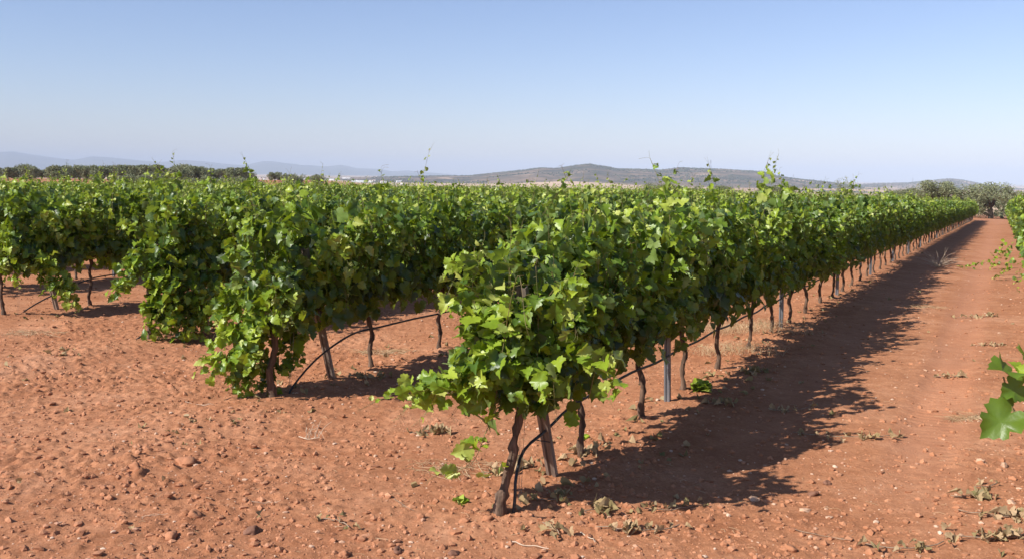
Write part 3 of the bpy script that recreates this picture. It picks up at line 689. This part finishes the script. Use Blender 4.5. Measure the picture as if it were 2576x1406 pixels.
# ------------------------------------------------------------------ clods, pebbles and litter on the soil
def scatter(n, y0, y1, wfun, zlift=0):
    y = np.exp(rng.uniform(np.log(y0), np.log(y1), n*3)); x = rng.uniform(-.60, .60, n*3)*(y+1)
    w = wfun(x, y); k = rng.random(n*3) < w; x, y = x[k][:n], y[k][:n]
    return x, y, base_h(x, y)+detail_h(x, y)+zlift
def wclod(x, y):
    p, s = ps(x, y); fl = np.exp(-((p+1.0)/1.0)**4)*sstep(s, 5, 8); d = np.full(x.shape, 9.)
    for q_ in ROWS_P[:8]: d = np.minimum(d, np.abs(p-q_))
    return np.clip((.25+.9*(vn(x/.8, y/.8, 7)+.5))*(1-.65*fl)+.3*np.exp(-(d/.4)**2)*sstep(s, 4, 6), 0, 1)
x, y, z = scatter(62000, 4.2, 22, wclod); S_ = np.minimum(.0046*np.exp(rng.exponential(.48, len(x))), .027)
o = link('soil_clods', lumps('soil_clods', np.stack([x, y, z-.002], -1), S_, M_CLOD, .7, .36, np.clip(rng.normal(.5, .18, len(x)), 0, 1), .1)); tag(o, 'crumbled red earth clods strewn over the tilled soil', 'clods', kind='stuff')
x, y, z = scatter(4200, 4.2, 30, lambda x, y: np.full(x.shape, .5)+0*x); S_ = np.minimum(.005*np.exp(rng.exponential(.5, len(x))), .02)
o = link('gravel', lumps('gravel', np.stack([x, y, z], -1), S_, M_STONE, .6, .15, None, .1)); tag(o, 'pale pebbles scattered over the red soil', 'gravel', kind='stuff')

def dryleaves(P_, S_, seed, name):
    r = np.random.default_rng(seed); m = len(P_)
    Vd = r.normal(size=(m, 3))*[1, 1, .35]; Nn = r.normal(size=(m, 3))*.5+[0, 0, 1]
    V_, F_, k = leaves(P_, Vd, Nn, S_, TM, r, (.5, 1.4), (.8, 2.6))
    return V_, F_, np.repeat(r.uniform(0, 1, m), k)
def wlit(x, y):
    p, s = ps(x, y); d = np.full(x.shape, 9.)
    for q_ in ROWS_P[:6]: d = np.minimum(d, np.abs(p-q_-.1))
    return np.clip(.7*np.exp(-(d/.42)**2)*sstep(s, 4.4, 5.2)*np.clip(vn(x/.5, y/.5, 21)*2.2+.55, 0, 1)+.010, 0, 1)
x, y, z = scatter(2600, 4.3, 30, wlit)
V_, F_, tt = dryleaves(np.stack([x, y, z+.008], -1), rng.uniform(.025, .075, len(x)), 3, 'l')
o = link('leaf_litter', mesh_np('leaf_litter', V_, F_, M_DRY, False, {'tint': tt})); tag(o, 'curled dry leaf litter under the vine rows', 'leaf litter', kind='stuff')

# bits of dry straw and twig fibre
x, y, z = scatter(900, 4.3, 20, lambda x, y: np.clip(.25+.5*vn(x/.7, y/.7, 41), 0, 1)); q = Quads()
for a, b, c in zip(x, y, z):
    an = random.uniform(0, 6.28); l = random.uniform(.02, .09); q.tube([(a, b, c+.004), (a+l*.5*math.cos(an), b+l*.5*math.sin(an), c+.010), (a+l*math.cos(an+.3), b+l*math.sin(an+.3), c+.004)], .0011, 3, 0, random.random())
o = link('straw_bits', q.mesh('straw_bits', M_STRAW)); tag(o, 'short bleached straw fibres lying on the soil', 'straw', kind='stuff')

def straw_patch(c, rad, n, label, hgt=.08):
    q = Quads(); cz = ground_z(*c)
    for _ in range(n):
        a = random.uniform(0, 6.28); r_ = rad*math.sqrt(random.random()); x_, y_ = r_*math.cos(a)*1.5, r_*math.sin(a)*.7
        an = random.uniform(0, 6.28); l = random.uniform(.06, .2); z0 = ground_z(c[0]+x_, c[1]+y_)-cz
        q.tube(smooth_path([(x_, y_, z0), (x_+l*.4*math.cos(an), y_+l*.4*math.sin(an), z0+hgt*random.uniform(.4, 1.2)), (x_+l*math.cos(an+.5), y_+l*math.sin(an+.5), z0+hgt*random.uniform(.1, .8))], 5), .0014, 3, 0, random.random())
    o = link('straw_patch', q.mesh('straw_patch', M_STRAW), None, (c[0], c[1], cz)); tag(o, label, 'dry grass', 'patches of dry straw')
straw_patch((3.05, 12.0), .5, 420, 'large tangle of dry straw under the nearest row between trunks and post', .13)
straw_patch((2.55, 10.6), .35, 220, 'smaller tuft of dry straw under the nearest row, in front of the large tangle', .1)
straw_patch((3.78, 7.79), .10, 90, 'small flat wisp of pale straw on the path at right', .02)
straw_patch((-1.36, 10.34), .22, 170, 'flat pale straw patch between the two nearest rows', .02)
straw_patch((-5.68, 11.24), .25, 120, 'flat straw wisps on bare soil at the left edge', .03)
straw_patch((6.74, 15.41), .2, 80, 'thin straw scraps far along the path near the shadow', .03)
straw_patch((-.35, 6.3), .22, 90, 'faint straw wisps left of the front vine', .02)

# tiny green weeds
def weed(c, n, sz, label):
    f = Foliage(int(abs(c[0])*1000+c[1]*10)); cz = ground_z(*c)
    for _ in range(n):
        a = random.uniform(0, 6.28); f.leaf(np.array([random.gauss(0, .02), random.gauss(0, .02), .01]), np.array([math.cos(a), math.sin(a), random.uniform(.2, 1.2)]), np.array([0, 0, 1.])+.3*f.r.normal(size=3), sz*random.uniform(.6, 1.2), random.uniform(.4, .9))
    o = link('weed', f.mesh('weed', TM), None, (c[0], c[1], cz)); tag(o, label, 'weed', 'small green weeds')
weed((-.28, 5.6), 14, .05, 'small green weed just left of the front trunk foot')
weed((1.75, 8.6), 40, .11, 'green weed tuft under the nearest row beside the first upright post')
weed((-.2, 6.9), 10, .04, 'tiny green weed left of the front slanted post')
weed((.55, 6.9), 12, .05, 'green weed close to the second trunk of the nearest row')

# withered prunings
def pruning(c, l, an, nl, sz, label, green=.3, bend=.3):
    sz *= .70; nl = int(nl*.8)
    r = np.random.default_rng(int(abs(c[0]*917)+c[1]*131)); cz = ground_z(*c)
    root = bpy.data.objects.new('withered_pruning', None); COL.objects.link(root); root.location = (c[0], c[1], cz); tag(root, label, 'pruning', 'withered vine prunings')
    n = 9; tt = np.linspace(-.5, .5, n); q = Quads(); P_ = []
    for u in tt:
        a = an+bend*u*2; P_.append((l*u*math.cos(a), l*u*math.sin(a), 0))
    P_ = np.array(P_); P_[:, 2] = [ground_z(c[0]+p[0], c[1]+p[1])-cz+.012+.01*r.random() for p in P_]
    q.tube(P_, .0032, 5); link('stem', q.mesh('stem', M_TWIG), root)
    m = nl; w = r.normal(size=m)*.28; L_ = np.array([[np.interp(v, tt, P_[:, k]) for k in range(3)] for v in np.clip(w, -.5, .5)])+r.normal(size=(m, 3))*[.040, .034, .005]+[0, 0, .008]
    Vd = r.normal(size=(m, 3))*[1, 1, .4]; Nn = r.normal(size=(m, 3))*.5+[0, 0, 1.0]
    V_, F_, k = leaves(L_, Vd, Nn, sz*r.uniform(.5, 1.1, m), TH, r, (.4, 1.5), (.8, 3.0))
    link('withered_leaf', mesh_np('withered_leaf', V_, F_, M_DRY, False, {'tint': np.repeat(np.clip(r.normal(.95-green*.8, .2, m), 0, 1), k)}), root)
for a in (((-.58, 7.14), .35, .5, 22, .10, 'crumpled pruning with buff leaves on soil left of the front slanted post'),
          ((-.94, 5.26), .22, 2.5, 9, .055, 'small dark sprig of leaves alone on the foreground soil', .75),
          ((.27, 5.62), .3, .2, 14, .085, 'wilted green leaves just right of the front trunk foot', .5),
          ((.55, 5.54), .25, .8, 16, .085, 'pale olive clump of wilted leaves below the edge of the shadow', .4),
          ((.74, 5.20), .5, .1, 20, .08, 'long pruning with cream leaves in front of the shadow, right of the dark clump', .1),
          ((.27, 5.18), .25, 1.9, 16, .075, 'brown and green curled leaves in front of the front trunk', .4),
          ((.98, 5.55), .35, .3, 12, .06, 'thin pruning with small leaves at the shadow tip', .45),
          ((.02, 6.15), .4, .4, 34, .085, 'heap of tan dry leaves between the front trunk and slanted post', .1),
          ((.55, 6.55), .4, .7, 26, .08, 'tan leaf pile behind the slanted post by the second trunk', .2),
          ((2.59, 7.15), .85, -.15, 26, .075, 'long thin pruning lying across the middle of the path', .45),
          ((2.45, 8.05), .4, .2, 14, .075, 'brown curled leaves at the edge of the shadow on the path', .15),
          ((2.85, 5.76), .25, .1, 18, .085, 'dark green crumpled leaves on the path at lower right', .5),
          ((2.88, 5.42), .5, -.2, 24, .085, 'buff withered pruning below the crumpled leaves at lower right', .3),
          ((2.70, 5.10), .6, .1, 30, .085, 'wide leafy pruning in the bottom right corner', .3),
          ((2.15, 4.99), .45, .05, 14, .07, 'slim pruning with grey green leaves at the bottom edge, right of center', .5),
          ((3.15, 4.98), .4, .5, 16, .08, 'tangle of stems and leaves at the far right of the bottom edge', .3),
          ((3.05, 5.95), .2, .3, 6, .05, 'few scraps of leaf beside the pale stones', .3),
          ((7.0, 14.1), .7, .2, 24, .09, 'flat pruning across the path in the distance', .2),
          ((5.9, 11.6), .5, .1, 20, .08, 'withered pruning on the path beyond the shadow bulge', .2),
          ((4.5, 9.6), .4, .3, 14, .08, 'brown pruning in mid path right of the shadow', .2),
          ((4.24, 7.86), .4, .1, 18, .085, 'dark withered leaves behind the large hanging leaf', .3),
          ((2.47, 9.5), .5, .7, 24, .09, 'green wilting leaves beside trunks where the shadow starts', .55),
          ((1.85, 8.2), .3, .7, 14, .08, 'buff leaves at the foot of the first upright post', .3),
          ((-.45, 8.6), .6, .6, 26, .08, 'dry leaves and stems on the shaded soil between the two nearest rows', .2),
          ((-1.35, 8.95), .4, .3, 22, .07, 'dry leaf scraps at the foot of the second row slanted post', .3)):
    pruning(*a)
def twig(c, l, an, label, mat=M_PALE, branch=3, lift=.02, rad=.0035, seed=1):
    r = np.random.default_rng(seed); cz = ground_z(*c); q = Quads(); n = 7; P_ = []
    for u in np.linspace(-.5, .5, n):
        a = an+r.normal()*.06; x_, y_ = l*u*math.cos(a), l*u*math.sin(a); P_.append((x_, y_, ground_z(c[0]+x_, c[1]+y_)-cz+.008+lift*max(0, u)))
    P_ = smooth_path(P_, 12); q.tube(P_, np.linspace(rad, rad*.5, 12), 5)
    for _ in range(branch):
        b = P_[r.integers(2, 11)]; a = an+r.choice([-1, 1])*r.uniform(.4, 1.3); ll = l*r.uniform(.2, .5)
        q.tube(smooth_path([b, b+(ll*.5*math.cos(a), ll*.5*math.sin(a), lift*r.uniform(0, 2)), b+(ll*math.cos(a+.2), ll*math.sin(a+.2), lift*r.uniform(0, 2.5))], 6), np.linspace(rad*.7, rad*.3, 6), 4)
    o = link('twig', q.mesh('twig', mat), None, (c[0], c[1], cz)); tag(o, label, 'twig', 'dry twigs on the soil')
twig((-1.48, 6.98), .22, -.6, 'bleached branching twig on open soil left of the front vine', M_PALE, 9, .06, .004, 1)
twig((.44, 5.11), .16, -1.1, 'short pale stick pointing away in front of the shadow', M_PALE, 1, .01, .004, 2)
twig((.11, 4.98), .24, -.35, 'pale curved stick at the bottom edge under the front vine', M_PALE, 0, .02, .004, 3)
twig((-1.45, 5.54), .14, .3, 'thin bleached twig on the left foreground soil', M_PALE, 2, .01, .0025, 4)
twig((-2.0, 5.3), .14, .25, 'tiny pale twig among clods at lower left', M_PALE, 1, .01, .002, 5)
twig((-2.6, 7.9), .25, -.2, 'slim pale stick left of the second row end', M_PALE, 1, .01, .0025, 6)
twig((1.75, 5.2), .3, -.5, 'thin brown twig on the path at the bottom edge', M_TWIG, 3, .01, .0025, 7)
twig((-.62, 5.55), .25, -.9, 'slender brown twig by the small dark sprig', M_TWIG, 2, .01, .0025, 8)
q = Quads(); r = np.random.default_rng(9); c = (10.9, 24.3)
for _ in range(60):
    a = r.uniform(0, 6.28); l = r.uniform(.2, .75); el = r.uniform(.1, 1.2); d_ = np.array([math.cos(a)*math.cos(el), math.sin(a)*math.cos(el), math.sin(el)])
    q.tube(smooth_path([(0, 0, 0), d_*l*.5+r.normal(size=3)*.04*[1, 1, 0], d_*l+[0, 0, -.15*l]], 6), [.0035, .003, .003, .002, .002, .001], 4)
o = link('dry_weed', q.mesh('dry_weed', M_PALE), None, (c[0], c[1], ground_z(*c))); tag(o, 'pale spiky dry weed at the shadow edge far up the path', 'dry weed')
# stones and large clods one can pick out
import bmesh
def rock(c, size, mat, label, cat, sq=.6, seed=0):
    size *= .85
    bm = bmesh.new(); bmesh.ops.create_icosphere(bm, subdivisions=3, radius=1); r = np.random.default_rng(seed); off_ = r.uniform(0, 50, 3)
    el = r.uniform(.7, 1.1)
    for v in bm.verts:
        p = np.array(v.co[:]); n_ = float(vn(np.array([p[0]*1.1+off_[0]+p[2]]), np.array([p[1]*1.1+off_[1]-p[2]]), seed)[0]); n2 = float(vn(np.array([p[0]*3+off_[2]+p[2]*2]), np.array([p[1]*3+p[2]]), seed+1)[0])
        f_ = 1+.85*n_+.45*n2; v.co = Vector((p[0]*f_*size, p[1]*f_*size*el*.8, p[2]*f_*size*sq))
    for v in bm.verts: v.co += v.normal*0; v.co += Vector(r.normal(size=3)*size*.035)
    me = bpy.data.meshes.new('stone'); bm.to_mesh(me); bm.free(); me.materials.append(mat)
    for p_ in me.polygons: p_.use_smooth = True
    at = me.attributes.new('tint', 'FLOAT', 'POINT'); at.data.foreach_set('value', np.full(len(me.vertices), .5, np.float32))
    o = link('clod' if cat == 'clod' else 'stone', me, None, (c[0], c[1], ground_z(*c)+size*sq*.12)); o.rotation_euler = (0, 0, seed*1.3); tag(o, label, cat, 'large clods' if cat == 'clod' else 'stones on the soil')
for a in (((-2.18, 6.35), .085, M_CLOD, 'broad lumpy red clod on the left foreground soil', 'clod', .5, 1), ((-2.43, 6.12), .05, M_CLOD, 'rounded clod just in front and left of the broad lumpy one', 'clod', .7, 2),
          ((-1.4, 5.1), .05, M_DSTONE, 'dark brown round stone in the lower left foreground', 'stone', .7, 3), ((-1.8, 5.0), .062, M_CLOD, 'flat topped clod near the bottom edge at left', 'clod', .6, 4),
          ((-1.78, 5.3), .05, M_CLOD, 'clod behind the flat topped one at lower left', 'clod', .7, 5), ((-.57, 4.88), .04, M_DSTONE, 'dark stone cut by shadow at the bottom edge', 'stone', .6, 6),
          ((1.92, 5.91), .045, M_DSTONE, 'dark brown stone right of the shadow tip', 'stone', .8, 7), ((2.08, 6.12), .04, M_DSTONE, 'second dark stone, just behind the first right of the shadow', 'stone', .6, 8),
          ((1.52, 5.79), .045, M_STONE, 'pale flat stone at the lower edge of the shadow', 'stone', .45, 9), ((1.78, 5.62), .04, M_STONE, 'pale oval stone in front of the dark stone', 'stone', .45, 10),
          ((1.5, 5.02), .07, M_CLOD, 'wide smooth reddish clod at the bottom edge of the path', 'clod', .4, 11), ((3.27, 6.50), .04, M_STONE, 'left of two pale stones under the large hanging leaf', 'stone', .7, 12),
          ((3.38, 6.42), .035, M_STONE, 'right of two pale stones under the large hanging leaf', 'stone', .8, 13), ((3.04, 5.66), .03, M_STONE, 'small whitish stone on the soil at lower right', 'stone', .6, 14),
          ((-.28, 4.86), .035, M_DSTONE, 'small dark stone at the bottom edge below the front vine', 'stone', .6, 15), ((-.85, 4.82), .04, M_CLOD, 'small clod at the bottom edge, left of center', 'clod', .6, 16),
          ((-.12, 5.35), .035, M_CLOD, 'reddish clod close to the front trunk foot', 'clod', .8, 17), ((.18, 5.5), .03, M_CLOD, 'small rounded clod right of the front trunk foot', 'clod', .9, 18)):
    rock(*a)

# ------------------------------------------------------------------ olive trees
def olive_parts(seed, hgt, rad, nleaf, lsz, low=.10):
    r = np.random.default_rng(seed); q = Quads(); fork = hgt*.26
    tr = smooth_path([(0, 0, -.1), (r.normal()*.06, r.normal()*.06, fork*.5), (r.normal()*.1, r.normal()*.1, fork)], 8); q.tube(tr, np.linspace(.20, .15, 8)*hgt/4, 7)
    C = []
    for i in range(7):
        a = i*2.4+r.uniform(-.4, .4); e = np.array([rad*.75*math.cos(a)*r.uniform(.5, 1), rad*.75*math.sin(a)*r.uniform(.5, 1), hgt*r.uniform(.55, .85)])
        q.tube(smooth_path([tr[-1], tr[-1]*.4+e*.6+r.normal(size=3)*.1, e], 8), np.linspace(.09, .02, 8)*hgt/4, 5); C.append(e)
    C = C+[np.array([rad*r.uniform(-.85, .85), rad*r.uniform(-.85, .85), hgt*r.uniform(low+.12, .88)]) for _ in range(26)]
    C = np.array(C); cr = r.uniform(.20, .42, len(C))*rad
    k = r.integers(0, len(C), nleaf); d = nrm(r.normal(size=(nleaf, 3)))*(r.uniform(.25, 1.08, (nleaf, 1))**.6); P_ = C[k]+d*cr[k][:, None]*[1, 1, .8]
    P_[:, 2] = np.maximum(P_[:, 2], hgt*r.uniform(low, low+.14, nleaf))
    Vd = d*.6+r.normal(size=(nleaf, 3))*.6+[0, 0, .25]; Nn = d+r.normal(size=(nleaf, 3))*.6+[0, 0, .4]
    V_, F_, kk = leaves(P_, Vd, Nn, lsz*r.uniform(.6, 1.3, nleaf), TT, r)
    return q.mesh('trunk', M_WOOD), mesh_np('crown', V_, F_, M_OLIVE, False, {'tint': np.repeat(np.clip(.5+.18*r.normal(size=nleaf), 0, 1), kk)})
OL = [olive_parts(300+i, 4.0, 2.3, 4200, .30) for i in range(4)]; OS = olive_parts(350, 4.4, 1.5, 1300, .15); OB = [olive_parts(330+i, 4.4, 2.1, 7000, .15, .0) for i in range(3)]
def olive(x, y, sc, label, kind=0, group='olive trees behind the vineyard', wide=1.0):
    tr, cr = OS if 'sapling rising' in label else random.choice(OB if kind else OL); root = bpy.data.objects.new('olive_tree', None); COL.objects.link(root)
    root.location = (x, y, float(base_h(x, y))-.05); root.rotation_euler = (0, 0, random.uniform(0, 6.28)); root.scale = (sc*wide, sc*wide, sc)
    tag(root, label, 'olive tree', group); link('trunk', tr, root); link('crown', cr, root)
spots = []
def sx(px, Y): return (px-1288)/FPX*Y
def right_wide(lab): return .62 if 'slender' in lab else 1.45
front = [(20, 236), (75, 262), (150, 226), (215, 238), (258, 228), (320, 236), (352, 222), (385, 234), (425, 246), (455, 226), (492, 232), (530, 240), (590, 250)]
near = [(300, 182), (345, 176), (400, 188), (450, 172), (500, 185), (548, 178), (600, 190), (655, 182), (735, 186), (790, 200)]
back = [(-15, 275), (35, 282), (70, 290), (105, 300), (135, 285), (168, 292), (200, 270), (235, 285), (270, 275), (300, 290), (335, 275), (365, 300), (405, 285), (440, 300), (470, 270), (485, 310), (520, 300), (560, 290), (605, 305), (625, 262), (690, 300), (728, 262), (745, 268), (800, 290)]
for lst, nm in ((near, 'near rank'), (front, 'middle rank'), (back, 'rear rank')):
    for j, (px, Y) in enumerate(sorted(lst)):
        sc = {'n': random.uniform(.66, .92), 'm': random.uniform(.80, 1.08), 'r': random.uniform(.8, 1.2)}[nm[0]]
        if px > 590 and nm[0] != 'n': sc *= .8
        olive(sx(px, Y), Y, sc, 'olive tree, %s from the left in the %s of the grove' % (ordn(j+1), nm), wide=random.uniform(1.05, 1.4))
rt_ = [((58.6, 114), .72, 'olive tree filling the gap right of the row end tree', 1), ((50.0, 117), .80, 'olive tree filling the gap behind the tall feathery one', 1), ((54.2, 108), 1.0, 'big grey green olive tree standing where the nearest row ends', 1), ((51.5, 113), 1.0, 'tall feathery olive tree just behind and left of the row end tree', 1),
       ((56.8, 121), .70, 'olive tree right of the row end tree, behind the path', 1), ((60.5, 126), .62, 'olive tree partly hidden by the right hand row', 1), ((48.0, 121), .74, 'olive tree showing over the vines left of the row end', 1),
       ((44.5, 118), .60, 'low olive tree over the vines, second left of the row end', 1), ((40.6, 117), .62, 'olive tree above the vine tops at right, third left of the row end', 1), ((36.0, 104), 1.0, 'slender olive sapling rising highest above the vine tops at right', 1),
       ((29.5, 106), .72, 'rounded olive tree above the vine tops, left of the tall sapling', 1), ((24.0, 110), .66, 'olive tree crown showing low over the vines right of center', 1), ((20.5, 112), .66, 'olive crown over the vines, below the long hill', 1),
       ((17.5, 113), .72, 'leftmost olive crown over the vines below the long hill', 1), ((64, 118), .62, 'olive tree at the far right edge behind the vines', 1), ((33, 124), .62, 'low olive bush between the sapling and the rounded tree', 1)]
for (x, y), sc, lab, kd in rt_: olive(x, y, sc, lab, kd, wide=right_wide(lab))

# ------------------------------------------------------------------ far town and pylons
def house_parts(w, d, h, rf):
    q = Quads(); q.box((0, 0, h/2-1), (w, d, h+2)); wall = q.mesh('wall', M_WHITE, False)
    V_ = [(-w/2-.3, -d/2-.3, h+.02), (w/2+.3, -d/2-.3, h+.02), (w/2+.3, d/2+.3, h+.02), (-w/2-.3, d/2+.3, h+.02), (-w/2-.3, 0, h+rf), (w/2+.3, 0, h+rf)]
    V_ += [V_[0], V_[3]]
    F_ = [[0, 1, 5, 4], [3, 4, 5, 2], [0, 4, 3, 7], [1, 2, 5, 5], [0, 3, 2, 1]]
    me = bpy.data.meshes.new('roof'); me.from_pydata(V_[:6], [], [(0, 1, 5, 4), (2, 3, 4, 5), (3, 0, 4), (1, 2, 5), (0, 3, 2, 1)]); return wall, me
HP = []
for w, d, h, rf, m in ((14, 9, 6, 2, M_TILE), (20, 10, 5, 2, M_SHEET), (11, 10, 7, 2, M_TILE), (34, 14, 6, 3, M_SHEET)):
    a, b = house_parts(w, d, h, rf); b.materials.append(m); HP.append((a, b))
def building(x, y, i, label, cat, group, name, sc=1, rz=0):
    root = bpy.data.objects.new(name, None); COL.objects.link(root); root.location = (x, y, float(base_h(x, y))); root.scale = (sc, sc, sc); root.rotation_euler = (0, 0, rz)
    tag(root, label, cat, group); link('wall', HP[i][0], root); link('roof', HP[i][1], root)
TOWN = sorted([(random.choice([random.gauss(700, 60), random.uniform(600, 1010)]), random.uniform(2700, 4100)) for _ in range(46)])
for j, (px_, y) in enumerate(TOWN):
    x = sx(px_, y)
    building(x, y, random.choice([0, 1, 2]), 'tiny white house, %s from the left in the hazy town on the plain' % ordn(j+1), 'house', 'white houses of the far town', 'house', 1, random.uniform(-.5, .5))
for j, (px, y, s_) in enumerate(((352, 5200, 1.6), (545, 5200, 1.0), (570, 5150, 1.4), (590, 5200, 1.0), (640, 4300, .9), (870, 4400, 1.1), (905, 3300, .8))):
    building(sx(px, y), y, 3, ['long white shed showing above the olive grove', 'small white shed on the plain, left of three', 'longest white shed of three on the far plain', 'small white shed on the plain, right of three', 'white shed at the left edge of the town', 'white shed right of the town by the dark trees', 'white shed on the tan field right of the town'][j], 'shed', 'white sheds on the plain', 'shed', s_)
def pylon_mesh(h):
    q = Quads(); b = h*.09; t_ = h*.012
    for a in (-1, 1):
        for c in (-1, 1): q.tube([(a*b, c*b, -2), (a*t_, c*t_, h)], .25, 4)
    n = 8
    for i in range(n):
        z0, z1 = h*i/n, h*(i+1)/n; w0, w1 = b+(t_-b)*i/n, b+(t_-b)*(i+1)/n
        for a in (-1, 1): q.tube([(-w0, a*w0, z0), (w1, a*w1, z1)], .12, 3); q.tube([(a*w0, -w0, z0), (a*w1, w1, z1)], .12, 3)
    for z in (.72, .82, .92): q.tube([(-h*.13, 0, h*z), (h*.13, 0, h*z)], .3, 4)
    return q.mesh('lattice', M_PYLON, False)
PY = pylon_mesh(48)
for (x, y, z, s_, lab) in ((992, 4800, 48, 1.0, 'tall power pylon on top of the long hill'), (1418, 4830, 2, .55, 'power pylon on the right slope of the long hill'), (1634, 4800, -16, .6, 'power pylon at the right foot of the long hill'),
                           (2700, 6450, -12, .75, 'power pylon left of the small right hill'), (2580, 6450, -14, .45, 'small faint pylon further left of the small right hill'), (221, 4800, 38, .3, 'short mast on the left shoulder of the long hill')):
    o = link('pylon', PY, None, (x, y, z)); o.scale = (s_, s_, s_); tag(o, lab, 'pylon', 'power pylons on the hills')

# ------------------------------------------------------------------ haze
q = Quads(); q.box((0, 13600, 150), (60800, 33800, 450)); me = q.mesh('haze', [], False)
mh, t, out = newmat('haze'); pv = t.nodes.new('ShaderNodeVolumePrincipled'); pv.inputs['Color'].default_value = (.75, .84, 1, 1); pv.inputs['Density'].default_value = 0.9e-4; pv.inputs['Anisotropy'].default_value = -.2
t.links.new(pv.outputs[0], out.inputs['Volume']); me.materials.append(mh)
o = link('haze', me); tag(o, kind='stuff'); o["label"] = 'thin blue summer haze over the plain'; o["category"] = 'haze'
